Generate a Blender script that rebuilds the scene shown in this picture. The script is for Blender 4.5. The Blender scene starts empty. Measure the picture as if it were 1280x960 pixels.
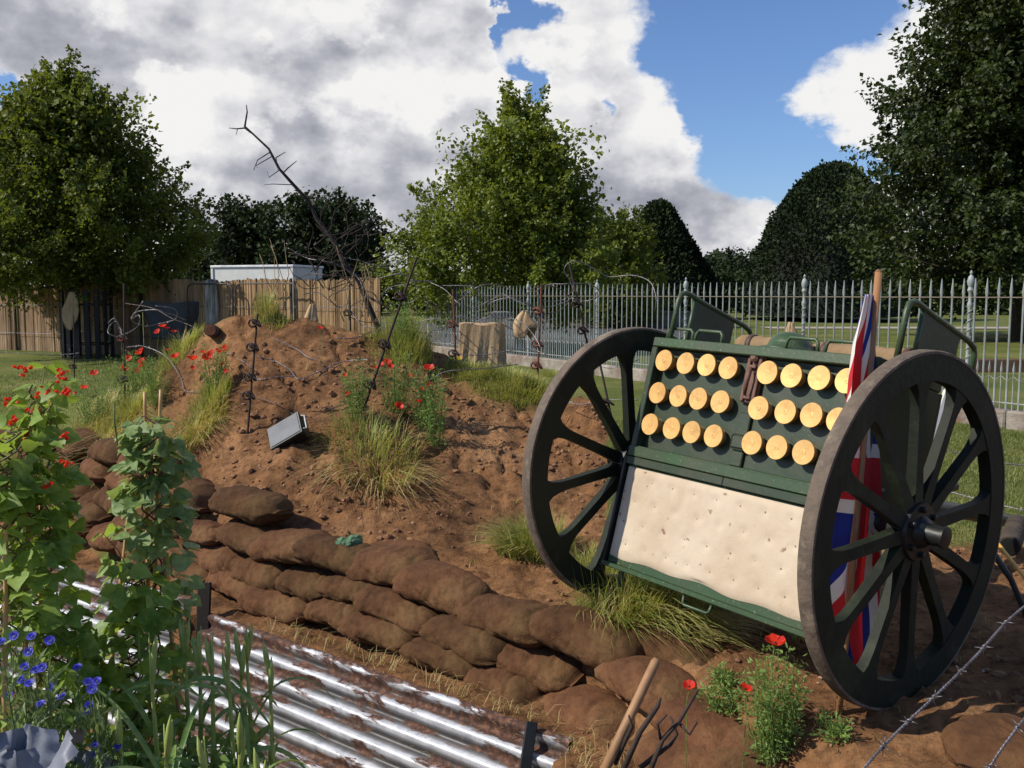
import bpy, math, random
import numpy as np
from mathutils import Vector, Matrix
rnd = random.Random(7); rng = np.random.default_rng(11)
S = bpy.context.scene; C = S.collection; PI = math.pi
# ------------------------------------------------------------------ camera
F = 1180.0; PITCH = math.atan(112/F); EYE = 1.6
cp, sp = math.cos(PITCH), math.sin(PITCH)
cam = bpy.data.cameras.new('camera'); camo = bpy.data.objects.new('camera', cam); C.objects.link(camo)
camo.location = (0, 0, EYE); camo.rotation_euler = (PI/2-PITCH, 0, 0)
cam.sensor_width = 36; cam.lens = F/1280*36; cam.clip_end = 3000; cam.clip_start = .05
S.camera = camo
C0 = np.array([0, 0, EYE])
def ray(px, py):                       # direction through a point of the photograph, forward component = 1 along y
    a = (px-640)/F; b = (480-py)/F
    v = np.array([a, cp+b*sp, -sp+b*cp]); return v/v[1]
def P(px, py, y):                      # world point at forward distance y
    return C0+ray(px, py)*y
def G(px, py, z=0.):                   # world point at height z
    r = ray(px, py); return C0+r*((z-EYE)/r[2])
def pxof(x, y): return 640+F*x/np.maximum(y, .3)
def V(p): return Vector((float(p[0]), float(p[1]), float(p[2])))
# ------------------------------------------------------------------ noise
def vnoise(x, y, seed=0):
    x = np.asarray(x, float); y = np.asarray(y, float)
    xi = np.floor(x).astype(np.int64); yi = np.floor(y).astype(np.int64); fx = x-xi; fy = y-yi
    fx = fx*fx*(3-2*fx); fy = fy*fy*(3-2*fy)
    def h(i, j):
        n = (i*374761393+j*668265263+seed*1442695041) & 0xffffffff
        n = ((n ^ (n >> 13))*1274126177) & 0xffffffff
        return ((n ^ (n >> 16)) & 0xffff)/65535.
    return (h(xi, yi)*(1-fx)+h(xi+1, yi)*fx)*(1-fy)+(h(xi, yi+1)*(1-fx)+h(xi+1, yi+1)*fx)*fy
def fbm(x, y, o=4, seed=0):
    t = 0; a = .5
    for k in range(o): t = t+a*(vnoise(x*2**k+k*17.3, y*2**k-k*9.1, seed+k)-.5); a *= .55
    return t
def sstep(a, b, x):
    t = np.clip((x-a)/(b-a), 0, 1); return t*t*(3-2*t)
# ------------------------------------------------------------------ objects
def tag(o, label=None, cat=None, group=None, kind=None):
    if label: o['label'] = label
    if cat: o['category'] = cat
    if group: o['group'] = group
    if kind: o['kind'] = kind
    return o
def empty(name, loc=(0, 0, 0), rot=(0, 0, 0)):
    o = bpy.data.objects.new(name, None); C.objects.link(o); o.location = V(loc); o.rotation_euler = rot
    o.empty_display_size = .1; return o
class MB:
    def __init__(s): s.v = []; s.f = []; s.m = []
    def add(s, vs, fs, m=0):
        b = len(s.v); s.v += [tuple(float(c) for c in v) for v in vs]
        s.f += [tuple(b+i for i in f) for f in fs]; s.m += [m]*len(fs); return s
    def box(s, c, d, R=None, m=0, bev=0.):   # c centre, d full sizes, R 3x3 columns = axes
        c = np.array(c, float); h = np.array(d, float)/2; R = np.eye(3) if R is None else np.array(R, float)
        if bev <= 0:
            vs = [c+R@(h*np.array(k)) for k in [(-1,-1,-1),(1,-1,-1),(1,1,-1),(-1,1,-1),(-1,-1,1),(1,-1,1),(1,1,1),(-1,1,1)]]
            return s.add(vs, [(0,3,2,1),(4,5,6,7),(0,1,5,4),(1,2,6,5),(2,3,7,6),(3,0,4,7)], m)
        vs = []; idx = {}
        for sx in (-1,1):
            for sy in (-1,1):
                for sz in (-1,1):
                    for ax in range(3):
                        p = h*np.array((sx,sy,sz)); k = p.copy()
                        for q in range(3):
                            if q != ax: k[q] -= bev*np.sign(p[q])
                        idx[(sx,sy,sz,ax)] = len(vs); vs.append(c+R@k)
        fs = []
        for ax in range(3):
            o = [q for q in range(3) if q != ax]
            for sg in (-1,1):
                loop = []
                for a_, b_ in ((-1,-1),(1,-1),(1,1),(-1,1)):
                    k = [0,0,0]; k[ax] = sg; k[o[0]] = a_; k[o[1]] = b_; loop.append(idx[(*k,ax)])
                if (sg > 0) == (ax == 1): loop = loop[::-1]
                fs.append(loop)
        for ax in range(3):      # edges along ax
            o = [q for q in range(3) if q != ax]
            for a_ in (-1,1):
                for b_ in (-1,1):
                    k0 = [0,0,0]; k0[ax] = -1; k0[o[0]] = a_; k0[o[1]] = b_; k1 = list(k0); k1[ax] = 1
                    fs.append([idx[(*k0,o[0])], idx[(*k1,o[0])], idx[(*k1,o[1])], idx[(*k0,o[1])]])
        for k in [(x,y,z) for x in (-1,1) for y in (-1,1) for z in (-1,1)]:
            fs.append([idx[(*k,0)], idx[(*k,1)], idx[(*k,2)]])
        return s.add(vs, fs, m)
    def tube(s, pts, r, n=8, m=0, cap=True, flat=None):
        pts = [np.array(p, float) for p in pts]; N = len(pts)
        rs = r if hasattr(r, '__len__') else [r]*N
        t0 = pts[1]-pts[0]; ref = np.array([0,0,1.]) if abs(t0[2]) < .9*np.linalg.norm(t0) else np.array([1.,0,0])
        vs = []; u = None
        for i in range(N):
            t = pts[min(i+1,N-1)]-pts[max(i-1,0)]; t = t/(np.linalg.norm(t)+1e-9)
            if u is None: u = np.cross(ref, t); u /= np.linalg.norm(u)
            u = u-t*(u@t); u /= (np.linalg.norm(u)+1e-9); w = np.cross(t, u)
            for k in range(n):
                a = 2*PI*k/n; vs.append(pts[i]+rs[i]*(math.cos(a)*u+math.sin(a)*w*(flat or 1)))
        fs = [(i*n+k, i*n+(k+1)%n, (i+1)*n+(k+1)%n, (i+1)*n+k) for i in range(N-1) for k in range(n)]
        if cap: fs += [tuple(range(n))[::-1], tuple((N-1)*n+k for k in range(n))]
        return s.add(vs, fs, m)
    def lathe(s, c, ax, prof, n=32, m=0):    # prof [(r, h)]
        c = np.array(c, float); ax = np.array(ax, float)/np.linalg.norm(ax)
        u = np.cross(ax, [0,0,1.] if abs(ax[2]) < .9 else [1.,0,0]); u /= np.linalg.norm(u); w = np.cross(ax, u)
        vs = [c+ax*h+r*(math.cos(2*PI*k/n)*u+math.sin(2*PI*k/n)*w) for r, h in prof for k in range(n)]
        fs = [(i*n+k, i*n+(k+1)%n, (i+1)*n+(k+1)%n, (i+1)*n+k) for i in range(len(prof)-1) for k in range(n)]
        fs += [tuple(range(n))[::-1], tuple((len(prof)-1)*n+k for k in range(n))]
        return s.add(vs, fs, m)
    def build(s, name, mats, parent=None, smooth=False, loc=None):
        me = bpy.data.meshes.new(name); vs = np.array(s.v)
        if loc is not None: vs = vs-np.array(loc, float)
        me.from_pydata([tuple(v) for v in vs], [], s.f)
        if not isinstance(mats, (list, tuple)): mats = [mats]
        for q in mats: me.materials.append(q)
        me.polygons.foreach_set('material_index', s.m)
        me.polygons.foreach_set('use_smooth', [bool(smooth)]*len(s.f)); me.update(); 
        if smooth == 'auto': me.set_sharp_from_angle(angle=math.radians(38))
        o = bpy.data.objects.new(name, me); C.objects.link(o)
        if parent is not None: o.parent = parent
        if loc is not None: o.location = V(loc)
        return o
def npmesh(name, verts, faces, mats, parent=None, smooth=False, loc=None):   # verts (n,3), faces (m,k)
    me = bpy.data.meshes.new(name); verts = np.asarray(verts, np.float32)
    if loc is not None: verts = verts-np.array(loc, np.float32)
    faces = np.asarray(faces, np.int32); m, k = faces.shape
    me.vertices.add(len(verts)); me.vertices.foreach_set('co', verts.ravel())
    me.loops.add(m*k); me.loops.foreach_set('vertex_index', faces.ravel())
    me.polygons.add(m); me.polygons.foreach_set('loop_start', np.arange(0, m*k, k, dtype=np.int32)); me.polygons.foreach_set('loop_total', np.full(m, k, np.int32))
    me.polygons.foreach_set('use_smooth', np.full(m, bool(smooth)))
    me.update(calc_edges=True); me.validate()
    for q in (mats if isinstance(mats, (list, tuple)) else [mats]): me.materials.append(q)
    o = bpy.data.objects.new(name, me); C.objects.link(o)
    if parent is not None: o.parent = parent
    if loc is not None: o.location = V(loc)
    return o
# leaf clouds: every leaf is the same little shape (along, across, lift) scattered by numpy
KITE = (np.array([(0,0,0),(.5,.42,.1),(1,0,-.06),(.5,-.42,.1)]), [(0,1,2,3)])
def unit(a): return a/(np.linalg.norm(a, axis=-1, keepdims=True)+1e-9)
def scatter_shape(shape, c, d, n, s):
    pts, fs = shape; d = unit(d); side = unit(np.cross(n, d)); nn = np.cross(d, side)
    s = np.asarray(s)[:, None, None] if np.ndim(s) else s
    v = c[:, None, :]+s*(pts[None, :, 0:1]*d[:, None]+pts[None, :, 1:2]*side[:, None]+pts[None, :, 2:3]*nn[:, None])
    k = len(pts); f = np.array(fs)[None]+(np.arange(len(c))*k)[:, None, None]
    return v.reshape(-1, 3), f.reshape(-1, f.shape[-1])
# ------------------------------------------------------------------ materials
def newmat(name):
    m = bpy.data.materials.new(name); m.use_nodes = True; nt = m.node_tree; nt.nodes.clear()
    out = nt.nodes.new('ShaderNodeOutputMaterial'); b = nt.nodes.new('ShaderNodeBsdfPrincipled')
    nt.links.new(b.outputs[0], out.inputs[0]); return m, nt, b, out
def nd(nt, t, **k):
    n = nt.nodes.new(t)
    for a, v in k.items():
        if a in ('operation','blend_type','data_type','noise_dimensions','feature','distance','wave_type','bands_direction','attribute_name','interpolation_type','distribution'): setattr(n, a, v)
        else: n.inputs[a].default_value = v
    return n
def rgb(c): return (c[0], c[1], c[2], 1)
def ramp(nt, fac, stops):
    r = nt.nodes.new('ShaderNodeValToRGB'); e = r.color_ramp.elements
    e[0].position = stops[0][0]; e[0].color = rgb(stops[0][1]); e[1].position = stops[-1][0]; e[1].color = rgb(stops[-1][1])
    for p, c in stops[1:-1]: q = e.new(p); q.color = rgb(c)
    nt.links.new(fac, r.inputs[0]); return r.outputs[0]
def mixc(nt, fac, a, b, bt='MIX'):
    m = nt.nodes.new('ShaderNodeMix'); m.data_type = 'RGBA'; m.blend_type = bt
    for s, v in ((m.inputs[0], fac), (m.inputs[6], a), (m.inputs[7], b)):
        if hasattr(v, 'is_output') or isinstance(v, bpy.types.NodeSocket): nt.links.new(v, s)
        else: s.default_value = v if not isinstance(v, (tuple, list)) else rgb(v)
    return m.outputs[2]
def coords(nt, scale=(1,1,1), obj=True):
    t = nt.nodes.new('ShaderNodeTexCoord'); mp = nt.nodes.new('ShaderNodeMapping'); mp.inputs['Scale'].default_value = scale
    nt.links.new(t.outputs['Object' if obj else 'Generated'], mp.inputs[0]); return mp.outputs[0]
def noise(nt, co, scale, detail=5, rough=.6, dist=0):
    n = nd(nt, 'ShaderNodeTexNoise', Scale=scale, Detail=detail, Roughness=rough, Distortion=dist); nt.links.new(co, n.inputs['Vector']); return n.outputs[0]
def bump(nt, b, h, strength, dist=.01, prev=None):
    n = nd(nt, 'ShaderNodeBump', Strength=strength, Distance=dist); nt.links.new(h, n.inputs['Height'])
    if prev is not None: nt.links.new(prev, n.inputs['Normal'])
    nt.links.new(n.outputs[0], b.inputs['Normal']); return n.outputs[0]
def gmat(name, c1, c2=None, scale=6, rough=.7, bmp=.3, bscale=60, bdist=.004, metal=0., c3=None, stretch=(1,1,1), spec=.5, rnd_obj=0.):
    m, nt, b, out = newmat(name); co = coords(nt, stretch)
    if c2 is None: c2 = tuple(x*.7 for x in c1)
    n = noise(nt, co, scale, 6, .65)
    st = [(.33, c1), (.67, c2)] if c3 is None else [(.3, c1), (.52, c2), (.68, c3)]
    col = ramp(nt, n, st)
    if rnd_obj:
        oi = nt.nodes.new('ShaderNodeObjectInfo'); mr = nd(nt, 'ShaderNodeMapRange'); nt.links.new(oi.outputs['Random'], mr.inputs[0])
        mr.inputs[3].default_value = 1-rnd_obj; mr.inputs[4].default_value = 1+rnd_obj
        hs = nt.nodes.new('ShaderNodeHueSaturation'); nt.links.new(mr.outputs[0], hs.inputs['Value']); nt.links.new(col, hs.inputs['Color']); col = hs.outputs[0]
    nt.links.new(col, b.inputs['Base Color']); b.inputs['Roughness'].default_value = rough; b.inputs['Metallic'].default_value = metal
    b.inputs['Specular IOR Level'].default_value = spec
    if bmp: bump(nt, b, noise(nt, co, bscale, 4, .6), bmp, bdist)
    return m
def leafmat(name, c1, c2, scale=1.2, trans=.35, rough=.5, fine=14, spec=.4):
    m, nt, b, out = newmat(name); co = coords(nt)
    n1 = noise(nt, co, scale, 3, .5); n2 = noise(nt, co, fine, 2, .5)
    ad = nd(nt, 'ShaderNodeMath', operation='ADD'); nt.links.new(n1, ad.inputs[0]); nt.links.new(n2, ad.inputs[1])
    ml = nd(nt, 'ShaderNodeMath', operation='MULTIPLY'); nt.links.new(ad.outputs[0], ml.inputs[0]); ml.inputs[1].default_value = .5
    col = ramp(nt, ml.outputs[0], [(.38, c1), (.62, c2)])
    nt.links.new(col, b.inputs['Base Color']); b.inputs['Roughness'].default_value = rough; b.inputs['Specular IOR Level'].default_value = spec
    tr = nt.nodes.new('ShaderNodeBsdfTranslucent'); tc = mixc(nt, .5, col, (c2[0]*1.6, c2[1]*1.5, c2[2]*.6)); nt.links.new(tc, tr.inputs[0])
    mx = nt.nodes.new('ShaderNodeMixShader'); mx.inputs[0].default_value = trans
    nt.links.new(b.outputs[0], mx.inputs[1]); nt.links.new(tr.outputs[0], mx.inputs[2]); nt.links.new(mx.outputs[0], out.inputs[0])
    return m
def lin(r, g, b):
    f = lambda c: ((c/255+.055)/1.055)**2.4 if c > 10 else c/255/12.92
    return (f(r), f(g), f(b))
# ordinals for labels that single one thing out
ORD = ['first','second','third','fourth','fifth','sixth','seventh','eighth','ninth','tenth','eleventh','twelfth','thirteenth','fourteenth','fifteenth','sixteenth','seventeenth','eighteenth','nineteenth','twentieth']
def ordinals(items, fmt):               # items [(px, object)]
    items = sorted(items, key=lambda t: t[0]); n = len(items)
    for i, (_, o) in enumerate(items):
        if n == 1: w = 'only'
        elif i == 0: w = 'leftmost'
        elif i == n-1: w = 'rightmost'
        else: w = ORD[i]+' from left'
        o['label'] = fmt.format(w)
# ------------------------------------------------------------------ light, sky with clouds
SUN_EL = math.radians(42); sh = np.array([-.97, -.24]); sh /= np.linalg.norm(sh)
SUND = np.array([sh[0]*math.cos(SUN_EL), sh[1]*math.cos(SUN_EL), math.sin(SUN_EL)])
L = bpy.data.lights.new('sun', 'SUN'); L.energy = 5.0; L.angle = math.radians(.5); L.color = (1., .93, .82)
lo = bpy.data.objects.new('sun', L); C.objects.link(lo); lo.rotation_euler = V(SUND).to_track_quat('Z', 'Y').to_euler()
W = bpy.data.worlds.new('World'); S.world = W; W.use_nodes = True; nt = W.node_tree; nt.nodes.clear()
class E_:                                # tiny expression wrapper for math nodes
    def __init__(s, so): s.s = so
    @staticmethod
    def op(o, *a):
        n = nt.nodes.new('ShaderNodeMath'); n.operation = o
        for i, x in enumerate(a):
            if isinstance(x, E_): nt.links.new(x.s, n.inputs[i])
            else: n.inputs[i].default_value = x
        return E_(n.outputs[0])
    def __add__(s, o): return E_.op('ADD', s, o)
    def __sub__(s, o): return E_.op('SUBTRACT', s, o)
    def __mul__(s, o): return E_.op('MULTIPLY', s, o)
    __radd__ = __add__; __rmul__ = __mul__
tc = nt.nodes.new('ShaderNodeTexCoord'); sx = nt.nodes.new('ShaderNodeSeparateXYZ'); nt.links.new(tc.outputs['Generated'], sx.inputs[0])
DX, DY, DZ = (E_(sx.outputs[i]) for i in range(3))
AZ = E_.op('ARCTAN2', DX, DY); EL = E_.op('ARCSINE', DZ)
def wnoise(vec, scale, detail, rough=.55):
    n = nd(nt, 'ShaderNodeTexNoise', Scale=scale, Detail=detail, Roughness=rough); nt.links.new(vec, n.inputs['Vector']); return E_(n.outputs[0])
cb = nt.nodes.new('ShaderNodeCombineXYZ'); nt.links.new(AZ.s, cb.inputs[0]); nt.links.new((EL*1.35).s, cb.inputs[1]); cb.inputs[2].default_value = 3.7
def shift(dx, dy):
    a = nt.nodes.new('ShaderNodeVectorMath'); a.operation = 'ADD'; nt.links.new(cb.outputs[0], a.inputs[0]); a.inputs[1].default_value = (dx, dy, 0); return a.outputs[0]
N1 = wnoise(cb.outputs[0], 8.5, 9, .56); N1s = wnoise(shift(-.018, .024), 8.5, 5, .5)
N2 = wnoise(shift(5.1, 2.2), 9, 7, .6); N4 = wnoise(shift(2.1, 4.2), 4.2, 3, .5); N3 = wnoise(shift(9.1, 7.2), 9, 7, .6)
wa = AZ+(N2-.5)*.16; we = EL+(N3-.5)*.12
def ang(px, py):
    r = ray(px, py); return math.atan2(r[0], r[1]), math.asin(r[2]/np.linalg.norm(r))
def blob(px, py, rx, ry, k=1.):
    a, e = ang(px, py); u = (wa-a)*(F/rx); v = (we-e)*(F/ry)
    return E_.op('EXPONENT', (u*u+v*v)*-1.)*k
def total(lst):
    t = None
    for b in lst:
        q = blob(*b); t = q if t is None else t+q
    return t
BLUE = total([(950,30,125,75,1.4),(1035,0,60,45,1.),(925,150,60,90,1.3),(985,200,50,40,.9),(1060,205,50,18,1.1),(655,100,20,34,.9),(655,10,34,26,.9),(628,40,12,40,.6),(12,100,30,16,.9),(735,140,12,26,.6),
              (860,30,30,80,.5),(1150,30,40,50,.3),(-240,60,120,180,1.2),(1500,160,150,160,1.2)])
SHADE = total([(90,65,150,55,.9),(330,75,90,26,.4),(560,45,110,34,.75),(400,250,150,45,.8),(500,190,120,45,.45),(800,262,120,55,.85),(870,275,90,40,.35),(740,120,60,100,.25),(230,270,80,40,.55),(1040,150,70,30,.15),(910,255,80,25,.4),(560,300,120,40,.5)])
LITE = total([(330,165,40,22,.45),(215,95,40,24,.5),(120,150,60,30,.35),(520,150,50,30,.35),(610,90,30,40,.3),(440,110,60,24,.4),(720,60,50,30,.35),(800,190,40,30,.3),(430,15,60,30,.7),(180,18,70,30,.35),(560,95,70,30,.3),(290,100,80,30,.45),(240,190,60,60,.4),(840,60,55,60,.6),(860,150,40,70,.45),(1090,90,80,85,.9),(990,228,40,30,.9),(700,30,40,50,.3),(950,300,80,25,.5),(240,115,60,50,.3),(960,205,18,20,.5),(560,300,40,14,.2)])
front = E_.op('SMOOTH_MIN', DY*3., 1., .3)
sm = nd(nt, 'ShaderNodeMapRange', interpolation_type='SMOOTHSTEP'); nt.links.new((BLUE*-1.+(N1-.5)*1.25+.66).s, sm.inputs[0]); sm.inputs[1].default_value = 0.; sm.inputs[2].default_value = .30
cover0 = E_(sm.outputs[0])
bk = nd(nt, 'ShaderNodeMapRange', interpolation_type='SMOOTHSTEP'); nt.links.new(DY.s, bk.inputs[0]); bk.inputs[1].default_value = -.1; bk.inputs[2].default_value = .45
back = E_(bk.outputs[0])
bc = nd(nt, 'ShaderNodeMapRange', interpolation_type='SMOOTHSTEP'); nt.links.new(N1.s, bc.inputs[0]); bc.inputs[1].default_value = .52; bc.inputs[2].default_value = .66
hi = nd(nt, 'ShaderNodeMapRange', interpolation_type='SMOOTHSTEP'); nt.links.new(DZ.s, hi.inputs[0]); hi.inputs[1].default_value = .52; hi.inputs[2].default_value = .72; hi.inputs[3].default_value = 1.; hi.inputs[4].default_value = 0.
cover = (cover0*back+E_(bc.outputs[0])*(E_.op('SUBTRACT', 1., back))*.25)*E_(hi.outputs[0])
relief = (N1-N1s)
N5 = wnoise(shift(7.3, 1.1), 7.5, 10, .6); m5 = nd(nt, 'ShaderNodeMapRange', interpolation_type='SMOOTHSTEP'); nt.links.new((LITE*.55+SHADE*-.18+(N5-.5)*1.7).s, m5.inputs[0]); m5.inputs[1].default_value = .16; m5.inputs[2].default_value = .30
bright = E_(m5.outputs[0])*.17+(SHADE*-.34)+LITE*.36+.80+relief*1.5+(N4-.5)*.55+(N1-.5)*.15
edge = nd(nt, 'ShaderNodeMapRange'); nt.links.new((BLUE*1.).s, edge.inputs[0]); edge.inputs[1].default_value = .12; edge.inputs[2].default_value = .5
bright = bright+E_(edge.outputs[0])*.16
ccol = ramp(nt, bright.s, [(.0, lin(112,116,130)), (.3, lin(146,149,162)), (.55, lin(186,188,197)), (.78, lin(228,228,232)), (1., lin(253,252,251))])
sky = nt.nodes.new('ShaderNodeTexSky'); sky.sky_type = 'NISHITA'; sky.sun_disc = False; sky.sun_elevation = SUN_EL; sky.sun_rotation = math.atan2(SUND[0], SUND[1]); sky.air_density = 1.; sky.ozone_density = 2.5; sky.dust_density = .6
b1 = nt.nodes.new('ShaderNodeBackground'); nt.links.new(mixc(nt, 1., sky.outputs[0], (.83,.98,1.26), 'MULTIPLY'), b1.inputs[0]); b1.inputs[1].default_value = .105
b2 = nt.nodes.new('ShaderNodeBackground'); nt.links.new(ccol, b2.inputs[0]); b2.inputs[1].default_value = .92
mx = nt.nodes.new('ShaderNodeMixShader'); nt.links.new(cover.s, mx.inputs[0]); nt.links.new(b1.outputs[0], mx.inputs[1]); nt.links.new(b2.outputs[0], mx.inputs[2])
wo = nt.nodes.new('ShaderNodeOutputWorld'); nt.links.new(mx.outputs[0], wo.inputs[0])
W.cycles.sampling_method = 'MANUAL'; W.cycles.sample_map_resolution = 512
S.view_settings.view_transform = 'Standard'; S.view_settings.look = 'None'; S.view_settings.exposure = 0; S.view_settings.gamma = 1
S.cycles.max_bounces = 5; S.cycles.diffuse_bounces = 3; S.cycles.transmission_bounces = 4; S.cycles.transparent_max_bounces = 4
# ------------------------------------------------------------------ terrain
WL = np.array([(1.75,1.0),(1.25,2.0),(1.0,2.75),(.75,3.25),(.3,4.05),(-.75,4.9),(-1.75,5.65),(-2.45,6.3),(-3.2,7.0),(-4.4,8.5),(-6.,10.6),(-9.,14.)])
def wall_sd(x, y):                       # signed distance to the sandbag line, positive on the mound's side
    x = np.asarray(x, float); y = np.asarray(y, float); best = np.full(x.shape, 1e9); sg = np.ones(x.shape)
    for i in range(len(WL)-1):
        a = WL[i]; d = WL[i+1]-a; l2 = d@d; t = np.clip(((x-a[0])*d[0]+(y-a[1])*d[1])/l2, 0, 1)
        ex = x-a[0]-t*d[0]; ey = y-a[1]-t*d[1]; q = np.hypot(ex, ey); cr = (d[1]*ex-d[0]*ey)
        u = q < best-1e-9; best = np.where(u, q, best); sg = np.where(u, np.sign(cr), sg)
    return best*sg
T_PX = [-300,-100,30,110,160,190,230,265,300,350,400,440,500,545,575,610,650,700,740,770,800,850,900]
T_Y  = [506,506,504,500,488,462,434,414,400,402,409,415,424,440,452,470,485,491,503,545,600,640,660]
T_D  = [12.5,11.8,10.3,8.9,8.7,8.6,8.5,8.4,8.3,8.3,8.3,8.3,8.3,8.3,8.3,8.2,8.1,7.9,7.5,7.1,6.8,6.6,6.4]
T_PW = [1,1,1,1,1,1.05,1.1,1.15,1.15,1.2,1.3,1.4,1.6,1.75,1.85,2,2.2,2.3,2.4,2.4,2.4,2,2]
def wall_depth(px):                      # forward distance of the sandbag line along a bearing
    k = (px-640)/F; best = None
    for i in range(1, len(WL)-1):
        a, b = WL[i], WL[i+1]; fa = a[0]-k*a[1]; fb = b[0]-k*b[1]
        if fa*fb <= 0: t = fa/(fa-fb+1e-12); best = a[1]+t*(b[1]-a[1])
    return best if best else 3.0
WPX = np.arange(-300, 1000, 10.); WDP = np.array([wall_depth(p) for p in WPX])
SHEETS = [(G(264, 766, -.27), G(713, 922, -.27)), (G(-60, 668, -.42), G(262, 752, -.31))]; FRONT = 1
def height(x, y, fine=True):
    x = np.asarray(x, float); y = np.asarray(y, float); pp = np.clip(pxof(x, y), -300, 900)+fbm(x*1.1, y*1.1, 3, 5)*16
    yc = np.interp(pp, T_PX, T_D); zc = EYE-yc*(np.interp(pp, T_PX, T_Y)-368)/F*1.0; zc = np.maximum(zc, .0)
    yb = np.interp(pp, WPX, WDP)+.18; pw = np.interp(pp, T_PX, T_PW)
    t = np.clip((y-yb)/np.maximum(yc-yb, .3), 0, 1); fr = t**pw; fr = fr-.12*sstep(.8, 1, t)*0
    bt = np.clip((y-yc)/2.3, 0, 1); bkp = 1-sstep(0, 1, bt)
    inside = (y > yb-.1) & (y > 2)
    z = np.where(inside, zc*np.where(y < yc, fr, bkp), 0.)
    z = z*(1-sstep(820, 900, pxof(x, y)))
    sd = wall_sd(x, y)
    mnd = sstep(.02, .35, z)
    z = z+sstep(.1, .5, sd)*(fbm(x*1.6, y*1.6, 4, 3)*.22*mnd)
    soil = soilmask(x, y, z, sd)
    if fine: z = z+soil*(fbm(x*5, y*5, 5, 9)*.085+np.maximum(fbm(x*9, y*9, 4, 21), .0)*.11-np.maximum(0, .05-np.abs(fbm(x*2.6+y*.8, y*1.1, 4, 51)))*1.1*mnd)+(1-soil)*fbm(x*2, y*2, 3, 4)*.03*sstep(40, 15, np.hypot(x, y))
    near = sstep(30, 16, y)
    led = -.3-.14*sstep(-1.9, -3.4, x)
    tr = np.where(sd > -.12, led*(1-sstep(.12, .40, sd)), np.where(sd > -.3, led, -1.15))
    tr = np.where(sd < -.3, -1.15+(1.15+led)*sstep(-.42, -.3, sd), tr)
    tr = np.where(sd < -1.2, -1.15*(1-sstep(-1.2, -1.5, sd)), tr)
    z = z*np.where(sd < -.1, .4, 1)+tr*near*(y > .2)
    for (pa, pb) in SHEETS:              # the ground is dug away behind the revetting sheets
        ex, ey = pb[0]-pa[0], pb[1]-pa[1]; l_ = math.hypot(ex, ey); ex /= l_; ey /= l_; q = (x-pa[0])*ey-(y-pa[1])*ex; s_ = (x-pa[0])*ex+(y-pa[1])*ey
        zt = pa[2]+(pb[2]-pa[2])*np.clip(s_/l_, 0, 1); fr_ = q
        z = np.where((s_ > -.1) & (s_ < l_+.02) & (fr_ > -.10) & (fr_ < 1.5), np.minimum(z, np.where(fr_ > -.03, zt-.07-np.maximum(fr_, 0)*1.75, 9)), z)
    return z
def soilmask(x, y, z, sd):
    w = fbm(x*1.4, y*1.4, 4, 33)*1.1
    p = pxof(x, y)
    mound = sstep(150, 215, p+w*70)*sstep(8.75, 8.35, y+w*.7-(z < .2)*0)*(sd > -2)
    mound = np.where(p > 760, sstep(6.15, 5.85, y+w*.6), np.where(p > 560, mound*sstep(.0, 1., 8.3-y+w*1.2+.35), mound))
    flat = sstep(5.6, 5.2, y+w*.5)
    return np.clip(np.maximum(mound, flat*(p > 140))+(sd < .1), 0, 1)
def hit(px, py, lo=1.8, hi=30):          # where a line of sight meets the terrain
    r = ray(px, py); ys = np.arange(lo, hi, .01); hh = height(r[0]*ys, ys); zz = EYE+r[2]*ys
    k = np.where(zz < hh)[0]; y = ys[k[0]] if len(k) else hi
    return C0+r*y
def ground(x, y): return float(height(np.array([x]), np.array([y]))[0])
def axis(a, b, st, far, n):
    c = np.arange(a, b, st); g = np.geomspace(st, far, n); return np.concatenate([a-np.cumsum(g)[::-1], c, c[-1]+np.cumsum(g)])
gx = axis(-7., 4.6, .03, 60, 26); gy = axis(1.6, 10.6, .03, 90, 28); 
X, Y = np.meshgrid(gx, gy); Z = height(X, Y)
SM = soilmask(X, Y, height(X, Y, False), wall_sd(X, Y))
nx, ny = len(gx), len(gy); vv = np.stack([X, Y, Z], -1).reshape(-1, 3)
idx = np.arange(nx*ny).reshape(ny, nx); ff = np.stack([idx[:-1,:-1], idx[:-1,1:], idx[1:,1:], idx[1:,:-1]], -1).reshape(-1, 4)
m, nt_, b, out = newmat('soil_and_lawn')
co = coords(nt_); at = nt_.nodes.new('ShaderNodeAttribute'); at.attribute_name = 'soil'
s1 = ramp(nt_, noise(nt_, co, 1.4, 9, .72), [(.3, lin(88,62,41)), (.5, lin(132,95,63)), (.7, lin(166,126,88))])
s2 = ramp(nt_, noise(nt_, co, 14, 9, .75), [(.36, (.42,.40,.38)), (.52, (1,1,1)), (.70, (1.35,1.28,1.18))])
soilc = mixc(nt_, 1., s1, s2, 'MULTIPLY')
g1 = ramp(nt_, noise(nt_, co, .5, 6, .6), [(.3, lin(76,88,40)), (.5, lin(98,106,54)), (.7, lin(128,124,76))])
g2 = ramp(nt_, noise(nt_, co, 30, 4, .7), [(.3, (.55,.55,.5)), (.6, (1.1,1.1,1.)), (.75, (1.3,1.25,1.1))])
grassc = mixc(nt_, 1., g1, g2, 'MULTIPLY')
nt_.links.new(mixc(nt_, at.outputs['Fac'], grassc, soilc), b.inputs['Base Color']); b.inputs['Roughness'].default_value = .95; b.inputs['Specular IOR Level'].default_value = .15
q = bump(nt_, b, noise(nt_, co, 22, 8, .72), .9, .03); q = bump(nt_, b, noise(nt_, co, 110, 3, .6), .6, .006, q)
M_GROUND = m
gr = npmesh('ground', vv, ff, m, smooth=True); tag(gr, kind='structure')
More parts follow.
